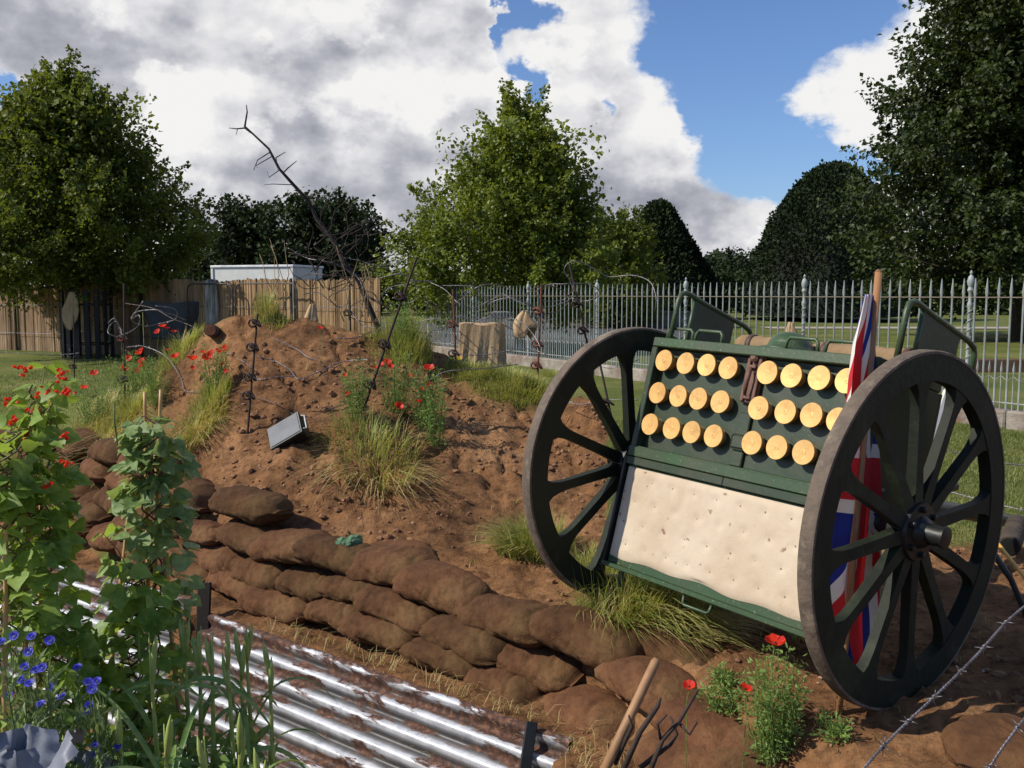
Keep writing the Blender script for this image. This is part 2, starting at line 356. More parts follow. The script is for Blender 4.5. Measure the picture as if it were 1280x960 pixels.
a_ = gr.data.attributes.new('soil', 'FLOAT', 'POINT'); a_.data.foreach_set('value', SM.ravel().astype(np.float32))
# stones and clods lying on the soil: nobody could count them
def ico():
    t = (1+5**.5)/2; v = unit(np.array([(-1,t,0),(1,t,0),(-1,-t,0),(1,-t,0),(0,-1,t),(0,1,t),(0,-1,-t),(0,1,-t),(t,0,-1),(t,0,1),(-t,0,-1),(-t,0,1)], float))
    f = [(0,11,5),(0,5,1),(0,1,7),(0,7,10),(0,10,11),(1,5,9),(5,11,4),(11,10,2),(10,7,6),(7,1,8),(3,9,4),(3,4,2),(3,2,6),(3,6,8),(3,8,9),(4,9,5),(2,4,11),(6,2,10),(8,6,7),(9,8,1)]
    return v, np.array(f)
IV, IF = ico()
def clods(name, n, lo, hi, mt, seed, label_kind='stuff', region=None):
    r = np.random.default_rng(seed); x = r.uniform(-4.5, 3.2, n*3); y = r.uniform(2.4, 8.6, n*3)
    sd = wall_sd(x, y); k = (soilmask(x, y, height(x, y, False), sd) > .7) & (sd > .15) & (r.random(len(x)) < np.clip(.5+fbm(x*1.3+3, y*1.3, 4, 88)*3.2, .06, 1))
    x, y = x[k][:n], y[k][:n]; nn = len(x); z = height(x, y); s = lo+(hi-lo)*r.random(nn)**4
    sc = r.uniform(.6, 1.3, (nn, 1, 3))*s[:, None, None]; jit = 1+r.uniform(-.25, .25, (nn, 12, 1))
    v = IV[None]*sc*jit; v[..., 2] *= .8; th = r.uniform(0, 6.28, nn); c_, s_ = np.cos(th)[:, None], np.sin(th)[:, None]
    v = np.stack([v[..., 0]*c_-v[..., 1]*s_, v[..., 0]*s_+v[..., 1]*c_, v[..., 2]], -1)+np.stack([x, y, z+s*.15], -1)[:, None]
    f = IF[None]+(np.arange(nn)*12)[:, None, None]
    o = npmesh(name, v.reshape(-1, 3), f.reshape(-1, 3), mt, smooth=False); return o
m_clod = gmat('clod_soil', lin(142,102,70), lin(108,76,51), 8, .95, .6, 60, .01)
tag(clods('soil_clods', 6500, .004, .03, m_clod, 3), 'loose brown clods of earth strewn over the mound', 'soil clods', kind='stuff')
m_peb = gmat('pebble_stone', lin(178,140,110), lin(140,95,70), 5, .8, .3, 60, .002, c3=lin(205,190,170))
tag(clods('pebbles', 1700, .003, .014, m_peb, 5), 'small pale and reddish pebbles scattered on the soil', 'pebbles', kind='stuff')
# lawn grass
def blades(x, y, z, h, lean, w, r):
    n = len(x); a = r.uniform(0, 6.28, n); d = np.stack([np.cos(a), np.sin(a), np.zeros(n)], -1); s = np.stack([-d[:, 1], d[:, 0], d[:, 2]], -1)
    c = np.stack([x, y, z], -1); up = np.array([0, 0, 1.])
    h = h[:, None]; l = lean[:, None]*h; w = w[:, None] if np.ndim(w) else w
    v = np.stack([c-s*w, c+s*w, c+up*h*.6+d*l*.35+s*w*.8, c+up*h*.6+d*l*.35-s*w*.8, c+up*h*(1-.3*lean[:, None])+d*l], 1)
    k = (np.arange(n)*5)[:, None]; f4 = np.concatenate([k+0, k+1, k+2, k+3], 1); f3 = np.concatenate([k+3, k+2, k+4, k+4], 1)
    return v.reshape(-1, 3), f4, f3
def blade_mesh(name, x, y, z, h, lean, w, r, mt, parent=None, loc=None):
    v, f4, f3 = blades(x, y, z, h, lean, w, r); v = np.asarray(v)
    if loc is not None: v = v-np.array(loc)
    me = bpy.data.meshes.new(name); n = len(f4)
    me.vertices.add(len(v)); me.vertices.foreach_set('co', v.astype(np.float32).ravel())
    li = np.concatenate([f4, f3[:, :3]], 1).ravel(); me.loops.add(len(li)); me.loops.foreach_set('vertex_index', li.astype(np.int32))
    st = (np.arange(n)*7)[:, None]+np.array([[0, 4]]); tt = np.tile([4, 3], n)
    me.polygons.add(2*n); me.polygons.foreach_set('loop_start', st.ravel().astype(np.int32)); me.polygons.foreach_set('loop_total', tt.astype(np.int32)); me.update(calc_edges=True)
    me.materials.append(mt); o = bpy.data.objects.new(name, me); C.objects.link(o)
    if parent: o.parent = parent
    if loc is not None: o.location = V(loc)
    return o
m_lawn = leafmat('lawn_blades', lin(80,98,40), lin(134,138,76), 1.5, .3, .6, 30)
r = np.random.default_rng(8); xs = []; ys = []
for (n, x0, x1, y0, y1) in ((60000, 1.2, 6.5, 5.3, 12), (26000, -8.5, -2.8, 8.4, 15), (30000, -.5, 2.6, 6.8, 12), (16000, -10, 0, 15, 24)):
    xs.append(r.uniform(x0, x1, n)); ys.append(r.uniform(y0, y1, n))
x = np.concatenate(xs); y = np.concatenate(ys); k = (soilmask(x, y, height(x, y, False), wall_sd(x, y)) < .5); x, y = x[k], y[k]
hh = r.uniform(.02, .055, len(x))*np.where(y > 14, 1.3, 1)
tag(blade_mesh('lawn_grass', x, y, height(x, y)-.004, hh, r.uniform(.2, .9, len(x)), np.where(y > 12, .006, .0028), r, m_lawn), 'short sunlit lawn grass around the mound', 'grass', kind='stuff')
# ------------------------------------------------------------------ trees
m_bark = gmat('bark', lin(86,72,58), lin(50,42,34), 8, .95, .8, 30, .02, stretch=(1,1,.25))
def lime(name, base, H, prof, zb, leafm, leaf, nshoot, label, group=None, seed=1, spires=3, sl=(.5,1.1), per=26, up=.75, trunk_r=.16, spread=.16, squash=1., clump=9, csz=.5, leaders=0, fill=.3):
    """prof(t, a): crown radius at height fraction t (0 bottom, 1 top) towards bearing a"""
    r = np.random.default_rng(seed); base = np.array(base, float); root = empty(name, base); tag(root, label, 'tree', group)
    tb = MB(); zc = lambda t: zb+(H-zb)*t
    tp = [(0,0,-.2)]+[(math.sin(k*1.3+seed)*.08*k/3, math.cos(k*1.7+seed)*.08*k/3, H*.96*k/8) for k in range(1, 9)]
    tb.tube(tp, [trunk_r*(1-.9*k/8)*(1.25 if k == 0 else 1) for k in range(9)], 9)
    tpa = np.array(tp)
    
    nl = 26
    for i in range(nl):                  # limbs
        t = (i+.5)/nl; a = i*2.4+seed; z0 = max(zb*.7, zc(t*.8)-.4*t*H*.1-.2); p0 = np.array([np.interp(z0, tpa[:, 2], tpa[:, 0]), np.interp(z0, tpa[:, 2], tpa[:, 1]), z0])
        R = prof(t, a)*.9; p1 = np.array([math.cos(a)*R, math.sin(a)*R*squash, zc(t)]); md = (p0+p1)/2+np.array([0, 0, -.08*R])
        tb.tube([p0, p0*.55+md*.45+np.array([0,0,.05]), md, p1], [trunk_r*.42*(1-t*.6), trunk_r*.3*(1-t*.6), trunk_r*.2*(1-t*.5), .008], 5)
        for q in range(3):
            f = r.uniform(.35, .8); pm = p0+(p1-p0)*f; e = pm+np.array([r.normal(0, .35), r.normal(0, .35), r.uniform(.1, .6)])*R*.4
            tb.tube([pm, (pm+e)/2+r.normal(0, .04, 3), e], [trunk_r*.1, trunk_r*.07, .005], 4)
    n = nshoot; nb = max(24, int(n/clump))   # shoots gather in sprays, sprays fill an outer shell and part of the inside
    t = ((np.arange(nb)+r.random(nb))/nb)**1.15*.93; a = (np.arange(nb)*2.399+r.normal(0, .35, nb)); R = np.array([prof(tt, aa) for tt, aa in zip(t, a)])
    q = np.clip(1-np.abs(r.normal(0, .17, nb))-.05, .2, 1.); q[r.random(nb) < .12] += .10
    bc = np.stack([np.cos(a)*R*q, np.sin(a)*R*q*squash, zc(t)], -1); bd = unit(np.stack([np.cos(a)*(1-up*.6), np.sin(a)*(1-up*.6), np.full(nb, up*.9)+.35*t], -1))
    w_ = r.integers(0, nb, n); Rr = np.maximum(R[w_], .22)[:, None]; rs = np.minimum(csz, Rr*.5)
    al = r.uniform(-1.3, 1.1, n)[:, None]; c0 = bc[w_]+bd[w_]*al*rs*1.5+r.normal(0, 1, (n, 3))*rs*.36*(1.2-.5*al)
    dd = unit(bd[w_]+r.normal(0, .35, (n, 3))+unit(c0-bc[w_])*.4); ln = r.uniform(sl[0], sl[1], n)
    u = r.random((n, per)); cen = c0[:, None]+dd[:, None]*((u-.3)*ln[:, None])[..., None]
    wd = spread*(1.15-u)[..., None]; cen = cen+r.normal(0, 1, (n, per, 3))*wd
    cen = cen.reshape(-1, 3)
    ni = int(n*per*fill); ti = r.random(ni)**1.1; ai = r.uniform(0, 2*PI, ni); Ri = np.array([prof(tt, aa) for tt, aa in zip(ti[::50], ai[::50])]).repeat(50)[:ni]*r.random(ni)**.6*.8
    cen = np.concatenate([cen, np.stack([np.cos(ai)*Ri, np.sin(ai)*Ri*squash, zc(ti*.93)], -1)]); k = len(cen)
    ld = unit(np.concatenate([np.repeat(dd, per, 0)*.5, np.zeros((ni, 3))])+r.normal(0, .7, (k, 3))+np.array([0, 0, -.35])); nn = unit(r.normal(0, .55, (k, 3))+np.array([-.35, -.25, .75]))
    lsz = leaf*r.uniform(.65, 1.25, k); lsz[-ni:] *= 1.5
    for i in range(leaders):             # long young shoots that break the outline
        tl = min(r.uniform(.08, 1.), .93); al_ = r.uniform(0, 2*PI); Rl = prof(tl, al_)*.9; p0 = np.array([math.cos(al_)*Rl, math.sin(al_)*Rl*squash, zc(tl)]); dl = unit(np.array([math.cos(al_)*(1.25-tl), math.sin(al_)*(1.25-tl), .3+.8*tl])+r.normal(0, .2, 3)); Ll = r.uniform(.7, 1.5); kl = int(80*Ll)
        u_ = r.random(kl)**.8; cl = p0+dl*(u_*Ll)[:, None]+r.normal(0, 1, (kl, 3))*(.17*(1.15-u_))[:, None]+np.array([0, 0, -.08]); cen = np.concatenate([cen, cl]); ld = np.concatenate([ld, unit(dl*.4+r.normal(0, .6, (kl, 3))+np.array([0, 0, -.4]))]); nn = np.concatenate([nn, unit(r.normal(0, .55, (kl, 3))+np.array([-.35, -.25, .75]))]); lsz = np.concatenate([lsz, leaf*r.uniform(.7, 1.3, kl)])
        tb.tube([p0-dl*.3, p0+dl*Ll*.5, p0+dl*Ll*.97], [.014, .009, .003], 3, cap=False)
    v, f = scatter_shape(KITE, cen, ld, nn, lsz)
    crown = npmesh('crown', v, f, leafm, root)
    for i in range(0, n, 9):
        e = c0[i]+dd[i]*ln[i]*.6; tb.tube([c0[i]-dd[i]*ln[i]*.5, c0[i], e], [.012, .009, .003], 3, cap=False)
    tb.build('trunk', m_bark, root, smooth=True); return root
m_lf1 = leafmat('lime_leaf', lin(56,74,22), lin(128,140,50), .9, .38, .45, 6, .35)
m_lf2 = leafmat('lime_leaf_dark', lin(42,60,20), lin(118,130,48), .8, .36, .5, 6, .3)
m_lf3 = leafmat('hornbeam_leaf', lin(24,38,16), lin(64,78,28), .7, .24, .5, 5, .3)
def at(px, y): return np.array([(px-640)/F*y, y, 0.])
# profile from the outline of the photograph's crowns, as real trees at their own distance
pr1 = lambda t, a: np.interp(t, [0,.08,.25,.45,.6,.75,.88,1.], [2.4,2.85,3.0,2.1,1.3,.8,.35,.06])*(1+.10*math.sin(3*a+1))
lime('lime_tree', at(90, 25), 7.1, pr1, 1.9, m_lf2, .105, 2300, 'dark leafy lime tree inside the black slatted guard, at the lawn\'s left edge', seed=3, per=30, trunk_r=.15, leaders=170, fill=.22, csz=.36, sl=(.4,.95))
pr2 = lambda t, a: np.interp(t, [0,.1,.2,.4,.6,.75,.87,1.], [2.6,2.9,2.85,2.4,1.4,.65,.22,.03])*(1+(.30*(1-t))*math.cos(a-PI)+.06*math.sin(5*a))
lime('lime_tree', at(650, 27), 6.6, pr2, 1.3, m_lf1, .105, 2000, 'bright green pointed lime tree behind the iron railings, left of the clipped yews', seed=9, per=28, trunk_r=.14, leaders=170, fill=.2, csz=.34, sl=(.4,.95))
pr3 = lambda t, a: np.interp(t, [0,.08,.2,.4,.62,.76,.9,1.], [4.4,5.1,5.2,4.5,3.4,2.3,1.2,.3])*(1+.08*math.sin(4*a))*(.74+.42*((t*7.5+.25*math.sin(2*a)) % 1.))
lime('hornbeam_tree', at(1275, 33), 14.5, pr3, 1.7, m_lf3, .17, 4000, 'tall dark tree rising out of the picture at the right, beyond the railings', seed=5, per=24, up=.12, trunk_r=.32, spread=.2, sl=(.5,1.3), csz=.8, clump=13, leaders=130, fill=.3)
pr4 = lambda t, a: 2.3*np.interp(t, [0,.2,.6,1.], [.9,1.,.75,.15])
lime('bushy_tree', at(768, 45), 5.3, pr4, .5, m_lf2, .17, 500, 'low green bushy tree between the pointed lime and the first yew', seed=12, per=22)
m_far = leafmat('far_leaf', lin(24,36,20), lin(54,68,32), .25, .15, .6, 1.5, .2)
def fartree(px, y, w, top, label, seed, zb=.8):
    H = EYE+(368-top)/F*y; R = w/2/F*y
    pr = lambda t, a: R*np.interp(t, [0,.15,.45,.75,.92,1.], [.8,.98,1.,.78,.45,.1])*(1+.12*math.sin(3*a+seed)+.1*math.sin(7*t*3+a*2))
    lime('broadleaf_tree', at(px, y), H, pr, zb, m_far, .36, 420, label, 'dark trees far behind the reed fence', seed=seed, per=26, sl=(.9,2.), spread=.45, up=.4, trunk_r=.3, csz=1.1, clump=7)
fartree(313, 75, 82, 257, 'round dark tree far behind the white cabin\'s left end', 21)
fartree(398, 72, 92, 250, 'broad dark tree far behind the dead branch', 22)
fartree(440, 78, 60, 262, 'smaller dark tree just left of the pointed lime tree', 23)
fartree(262, 85, 60, 300, 'low dark tree glimpsed beside the left lime tree\'s crown', 24)
fartree(915, 110, 46, 320, 'small distant tree between the two large clipped yews', 25)
fartree(870, 95, 60, 330, 'low distant tree at the right foot of the conical yew', 26)
# clipped yews: solid shorn mounds of tiny foliage with a fluted surface
m_yew = leafmat('yew_foliage', lin(20,32,16), lin(44,58,26), .35, .08, .7, 4, .2)
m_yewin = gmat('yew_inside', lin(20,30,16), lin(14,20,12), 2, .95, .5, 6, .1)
def yew(px, y, w, top, prof, label, seed, lobes=0):
    root = empty('clipped_yew', at(px, y)); tag(root, label, 'tree', 'clipped yews in the park'); H = EYE+(368-top)/F*y; R = w/2/F*y
    r = np.random.default_rng(seed); nt_, na = 60, 96; t = np.linspace(0, 1, nt_)[:, None]; a = np.linspace(0, 2*PI, na, endpoint=False)[None]
    rad = R*np.interp(t, prof[0], prof[1])*(1+.05*np.sin(a*3+seed)+.035*np.sin(a*9+seed)+.10*fbm(a*3+0*t, t*8+0*a, 4, seed)); z = .3+(H-.3)*t**.9+0*a
    def surf(k): return np.stack([rad*k*np.cos(a), rad*k*np.sin(a), .3+(z-.3)*(1-(1-k)*.5)], -1)
    v = surf(.93).reshape(-1, 3); i = np.arange(nt_*na).reshape(nt_, na); f = np.stack([i[:-1], np.roll(i, -1, 1)[:-1], np.roll(i, -1, 1)[1:], i[1:]], -1).reshape(-1, 4)
    n = 26000; ti = r.random(n)**.8*(nt_-1.01); ai = r.random(n)*na; sf = surf(1.)
    c = sf[ti.astype(int), ai.astype(int)%na]*(1-.02*(ti%1))[:, None]; nxt = sf[ti.astype(int)+1, ai.astype(int)%na]; c = c+(nxt-c)*(ti%1)[:, None]+r.normal(0, .09, (n, 3))
    nr = unit(c*np.array([1, 1, .5])); v2, f2 = scatter_shape(KITE, c, unit(nr+r.normal(0, .6, (n, 3))), unit(r.normal(0, 1, (n, 3))), .2*r.uniform(.6, 1.3, n))
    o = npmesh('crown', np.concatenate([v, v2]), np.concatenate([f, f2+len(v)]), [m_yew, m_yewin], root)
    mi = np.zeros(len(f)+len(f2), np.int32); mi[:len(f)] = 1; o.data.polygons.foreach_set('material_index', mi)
    MB().tube([(0,0,-.2),(0,0,.8)], .35, 8).build('trunk', m_bark, root)
yew(822, 62, 165, 256, ([0,.1,.3,.55,.75,.88,.96,1], [1,.98,.82,.56,.34,.22,.14,.02]), 'narrow conical clipped yew with a rounded tip', 31)
yew(1036, 58, 205, 210, ([0,.1,.35,.6,.8,.92,.98,1], [1,.99,.86,.68,.48,.3,.16,.02]), 'largest clipped yew, a tall dome left of the tall dark tree', 32)
yew(985, 64, 110, 285, ([0,.2,.5,.8,.95,1], [1,.97,.85,.55,.25,.02]), 'lower clipped yew merging into the left side of the largest one', 33)
# dark shrubs and hedge filling the view under the crowns
def hedge(px0, px1, y, h, label, seed, mt=None):
    r = np.random.default_rng(seed); a = at(px0, y); b = at(px1, y); Lh = b[0]-a[0]; n = int(900*Lh/8)
    root = empty('hedge', (a+b)/2); tag(root, label, 'hedge'); x = r.uniform(-Lh/2, Lh/2, n*4); top = h*(.8+.5*(fbm(x*.35, x*0+seed, 4, seed)+.25)); z = top*r.random(n*4)**.7; yy = r.normal(0, .45, n*4)
    v, f = scatter_shape(KITE, np.stack([x, yy, z], -1), unit(r.normal(0, 1, (n*4, 3))), unit(r.normal(0, 1, (n*4, 3))), .34*r.uniform(.6, 1.3, n*4)); npmesh('foliage', v, f, mt or m_far, root)
hedge(475, 1000, 82, 3.4, 'long dark hedge across the park behind the middle railings', 41)
hedge(985, 1480, 74, 3.6, 'dark hedge in the shade at the park\'s right side', 42)
hedge(150, 480, 88, 4.2, 'dark hedge far behind the white cabin', 43)
# ------------------------------------------------------------------ park surfaces
def sheet(name, pts, z, mt, label=None):
    o = MB().add([(p[0], p[1], z) for p in pts], [tuple(range(len(pts)))]).build(name, mt); tag(o, kind='structure'); return o
m_path = gmat('park_path', lin(170,160,146), lin(140,132,120), 1, .95, .2, 20, .01)
sheet('path', [(12,43.5),(60,43.5),(60,46),(12,46)], .035, m_path)
sheet('road', [(-14,27.5),(4.5,27.5),(11,54),(-16,54)], .03, gmat('park_road', lin(76,76,74), lin(60,60,58), 1, .9, .2, 20, .01))
m_stone = gmat('weathered_stone', lin(170,166,154), lin(128,124,114), 3, .9, .6, 20, .02, c3=lin(96,98,84), rnd_obj=.08)
mb = MB(); a = at(560, 46); b_ = at(890, 46); mb.box(((a[0]+b_[0])/2, 46, .35), (b_[0]-a[0], .4, .7), bev=.04); mb.box(((a[0]+b_[0])/2, 46, .73), (b_[0]-a[0]+.1, .5, .1), bev=.02)
tag(mb.build('park_wall', m_stone), 'low grey stone wall far beyond the middle railings', 'wall')
mb = MB(); mb.box((9., 19.5, .12), (7., .22, .3), bev=.02); tag(mb.build('timber_edging', gmat('edging', lin(104,78,58), lin(70,52,40), 3, .9, .5, 20, .01)), 'low brown timber edging on the grass beyond the railings at the right', 'edging')
m_wht = gmat('white_paint', lin(216,216,208), lin(195,196,188), 2, .6, .1, 30, .002)
# ------------------------------------------------------------------ white cabin behind the reed fence
root = empty('site_cabin', at(317, 40), (0, 0, -.32)); tag(root, 'white flat roofed site cabin showing above the reed fence', 'cabin')
MB().box((0, 1.2, 1.36), (3.95, 2.4, 2.72)).build('wall', m_wht, root)
mb = MB().box((0, 1.2, 2.78), (4.06, 2.52, .1), bev=.02); mb.build('roof', gmat('roof_edge', lin(236,236,232), None, 3, .5, 0), root)
for sx in (-1, 1): MB().box((sx*1.95, -.02, 1.36), (.1, .06, 2.68)).build('corner_post', m_wht, root)
# ------------------------------------------------------------------ reed fence
def reedmat(name, c1, c2, c3):
    m, nt, b, out = newmat(name); co = coords(nt, (1,1,.035)); n = noise(nt, co, 34, 4, .7); n2 = noise(nt, coords(nt, (1,1,.3)), 2.2, 4, .6)
    c = ramp(nt, n, [(.3, c1), (.5, c2), (.68, c3)]); d = ramp(nt, n2, [(.35, (.55,.5,.45)), (.6, (1.05,1.02,1.))])
    nt.links.new(mixc(nt, .8, c, d, 'MULTIPLY'), b.inputs['Base Color']); b.inputs['Roughness'].default_value = .9; bump(nt, b, n, .8, .02); return m
m_reed = reedmat('reed_screen', lin(112,88,60), lin(160,130,92), lin(188,160,120))
m_reed2 = reedmat('reed_screen_dull', lin(104,82,60), lin(150,124,94), lin(176,152,120))  # slightly greyer, duller reed for the left panels
m_wire = gmat('galvanised_wire', lin(150,152,158), lin(96,96,100), 30, .4, .2, 80, .001, metal=.85)
fL, fR = at(-170, 30.5), at(476, 21.5); fang = math.atan2(fR[1]-fL[1], fR[0]-fL[0])
def fy(px):
    k_ = (px-640)/F; sl_ = (fR[1]-fL[1])/(fR[0]-fL[0]); return (fR[1]-sl_*fR[0])/(1-sl_*k_)
rf = empty('reed_fence', (fL+fR)/2, (0, 0, fang)); tag(rf, 'brown reed screening fence along the back of the lawn, left of the railings', 'fence')
xa, xb = -np.linalg.norm(fR-fL)/2, np.linalg.norm(fR-fL)/2; o0 = 0.; n = 8; w = (xb-xa)/n; rr = np.random.default_rng(2)
for i in range(n):
    x0 = xa+i*w-o0; x1 = x0+w-.02; hgt = 1.83 if i < 4 else 1.95; m_ = 90; xs = np.linspace(x0, x1, m_); off = np.abs(np.sin(xs*60))*.014+rr.normal(0, .006, m_); tp = hgt+rr.normal(0, .022, m_)+.02*np.sin(xs*2.1)
    ln_ = [(i%2)*.03-.01]*m_
    vs = [(xs[k], ln_[k]-off[k], .0) for k in range(m_)]+[(xs[k], ln_[k]-off[k]+.01*math.sin(k), tp[k]) for k in range(m_)]+[(xs[k], ln_[k]+.03, .0) for k in range(m_)]+[(xs[k], ln_[k]+.03, tp[k]) for k in range(m_)]
    fs = [(k, k+1, m_+k+1, m_+k) for k in range(m_-1)]+[(2*m_+k+1, 2*m_+k, 3*m_+k, 3*m_+k+1) for k in range(m_-1)]+[(m_+k, m_+k+1, 3*m_+k+1, 3*m_+k) for k in range(m_-1)]
    MB().add(vs, fs).build('reed_panel', m_reed if i >= 5 else m_reed2, rf)
    MB().tube([(x0, -.05, -.2), (x0, -.05, hgt+.03)], .035, 7).build('post', m_bark, rf)
for z in (.5, 1.3): MB().tube([(xa-o0, -.06, z), (xb-o0, -.06, z)], .006, 4).build('tie_wire', m_wire, rf)
# hoop-topped barrier frames before the reed fence
m_bar = gmat('barrier_steel', lin(86,82,80), lin(60,54,50), 6, .5, .2, 60, .002, metal=.4)
for j, (pa, pb) in enumerate(((236, 292), (296, 372))):
    a = at(pa, fy(pa)-.35); b_ = at(pb, fy(pb)-.35); wv = np.linalg.norm(b_-a); t = empty('crowd_barrier', (a+b_)/2, (0, 0, fang))
    tag(t, ['thin round cornered barrier frame in front of the white stained reeds', 'thin round cornered barrier frame below the cabin\'s right part'][j], 'barrier', 'barrier frames before the reed fence')
    hh_ = 1.86; c = .16; p = [(-wv/2, 0, .1), (-wv/2, 0, hh_-c), (-wv/2+c*.3, 0, hh_-c*.3), (-wv/2+c, 0, hh_), (wv/2-c, 0, hh_), (wv/2-c*.3, 0, hh_-c*.3), (wv/2, 0, hh_-c), (wv/2, 0, .1)]
    MB().tube(p, .021, 6).build('frame', m_bar, t, smooth=True)
    mb = MB()
    for k in range(1, 9): mb.tube([(-wv/2+wv*k/9, 0, .1), (-wv/2+wv*k/9, 0, hh_-.02)], .004, 3)
    mb.tube([(-wv/2, 0, .1), (wv/2, 0, .1)], .015, 6); mb.build('mesh_bars', m_bar, t)
# white drape hanging on the fence (pale streak) and blue sheet
def hangcloth(name, px, py0, py1, w, y, mt, label, cat, seed, tilt=0.):
    r = np.random.default_rng(seed); top = P(px, py0, y); bot = P(px+tilt, py1, y); n, m_ = 10, 16; vs = []
    for j in range(m_+1):
        t = j/m_; c = top+(bot-top)*t
        for i in range(n+1):
            u = i/n-.5; vs.append((c[0]+u*w*(1-.25*math.sin(t*3+seed)), c[1]+.04*math.sin(u*18+t*2+seed)+.02*math.sin(u*37), c[2]+.03*math.sin(u*9+seed)*(1-t)))
    fs = [(j*(n+1)+i, j*(n+1)+i+1, (j+1)*(n+1)+i+1, (j+1)*(n+1)+i) for j in range(m_) for i in range(n)]
    o = MB().add(vs, fs).build(name, mt, smooth=True); md = o.modifiers.new('t', 'SOLIDIFY'); md.thickness = .008; tag(o, label, cat); return o
hangcloth('netting_strip', 263, 350, 410, .28, fy(263)-.22, gmat('pale_netting', lin(190,186,176), lin(120,108,92), 9, .9, .5, 40, .01, stretch=(1,1,.3)), 'pale ragged strip of netting hanging down the reed fence by the cabin\'s left end', 'netting', 3, 3)
hangcloth('blue_sheet', 214, 378, 424, 1.3, fy(214)-.45, gmat('blue_sheet', lin(76,78,78), lin(58,56,54), 2, .8, .4, 20, .01), 'faded blue sheet against the shaded part of the reed fence', 'sheet', 5)
# ------------------------------------------------------------------ black slatted guard round the left tree
tg = empty('tree_guard', at(110, 24.)); tag(tg, 'black upright slatted guard round the left lime tree\'s trunk', 'tree guard')
m_black = gmat('black_slats', lin(34,33,30), lin(20,20,18), 6, .6, .3, 40, .003)
for k in range(16):
    a = 2*PI*k/16; x, y = .6*math.cos(a), .6*math.sin(a)
    c_, s_ = math.cos(a+PI/2), math.sin(a+PI/2); MB().box((x, y, .86), (.12, .03, 1.72), [[c_, -s_, 0], [s_, c_, 0], [0, 0, 1]], bev=.006).build('slat', m_black, tg)
for z in (.35, 1.35): MB().tube([(.57*math.cos(2*PI*k/20), .57*math.sin(2*PI*k/20), z) for k in range(21)], .02, 5).build('band', m_black, tg)
# ------------------------------------------------------------------ iron railings
m_iron = gmat('grey_iron', lin(168,174,170), lin(138,146,142), 9, .55, .3, 60, .002, c3=lin(132,108,86), metal=.0, stretch=(1,1,.4))
rust_iron = gmat('rusty_iron', lin(132,122,108), lin(106,92,78), 14, .7, .4, 60, .002, metal=.2)
FA = np.array([0, 21.9, 0]); FD = np.array([.4896, -.8719, 0]); FN = np.array([FD[1], -FD[0], 0])*-1.
RL = empty('iron_railings', FA); tag(RL, 'grey spear topped iron railings on a low stone kerb, right of the reed fence', 'railings')
s0, s1_ = -4.9, 13.6; TOP = 1.80; Rf = np.array([[FD[0], -FD[1], 0], [FD[1], FD[0], 0], [0, 0, 1]])
def fp(s, z): return FD*s+np.array([0, 0, z])
barm = MB(); barm.lathe((0,0,.2), (0,0,1), [(.0125,0),(.0125,1.36),(.015,1.37),(.015,1.39),(.021,1.42),(.004,1.60)], 6)
b0 = None; nb = 0; posts = [-4.7+2.72*k for k in range(7)]; s = s0+.1
farm = MB()
ss_ = []
while s < s1_:
    if min(abs(s-p) for p in posts) > .05: ss_.append(s)
    s += .157
near100 = ss_[-94:]; rest = ss_[:-94]
for s in near100:
    if b0 is None: b0 = barm.build('bar', m_iron, RL, smooth='auto'); o = b0
    else: o = b0.copy(); C.objects.link(o); o.parent = RL
    o.location = fp(s, 0)
if rest:
    for s in rest: farm.lathe(fp(s, .2), (0,0,1), [(.0125,0),(.0125,1.36),(.015,1.37),(.015,1.39),(.021,1.42),(.004,1.60)], 5)
    tag(farm.build('far_bars', m_iron, RL), kind='stuff')
def post_prof(): return [(.03,0),(.03,.5),(.024,.52),(.024,1.22),(.034,1.25),(.034,1.29),(.022,1.31),(.022,1.42),(.04,1.45),(.026,1.49),(.042,1.53),(.045,1.57),(.03,1.62),(.012,1.64),(.02,1.67),(.004,1.70)]
p0 = None
pm = MB().lathe((0,0,.2), (0,0,1), post_prof(), 14); hx = [(.027*math.cos(k*.7), .027*math.sin(k*.7), .75+k*.0125) for k in range(56)]; pm.tube(hx, .009, 5)
for p in posts:
    if p0 is None: p0 = pm.build('post', m_iron, RL, smooth='auto'); o = p0
    else: o = p0.copy(); C.objects.link(o); o.parent = RL
    o.location = fp(p, 0)
for z, t in ((1.565, .012), (.3, .012)): MB().box(fp((s0+s1_)/2, z), (s1_-s0, .03, t), Rf).build('rail', rust_iron if z > 1 else m_iron, RL)
db = MB(); s = s0+.1785; pk = []
while s < s1_: db.lathe(fp(s, .2), (0,0,1), [(.008,0),(.008,.46),(.016,.50),(.002,.60)], 5); pk.append(s); s += .157
for i in range(len(pk)-1): db.tube([fp(pk[i], .62), fp((pk[i]+pk[i+1])/2, .565), fp(pk[i+1], .62)], .005, 4)
tag(db.build('dog_bars', m_iron, RL, smooth='auto'), kind='stuff')
kb = MB(); nseg = 9; sl_ = (s1_-s0+1)/nseg
for k in range(nseg): kb.box(fp(s0-.2+sl_*(k+.5), .06), (sl_-.012, .26, .32), Rf, bev=.02)
kb.build('kerb', gmat('railing_kerb', lin(166,158,146), lin(130,120,108), 2.2, .9, .8, 24, .02, c3=lin(112,84,70)), RL)
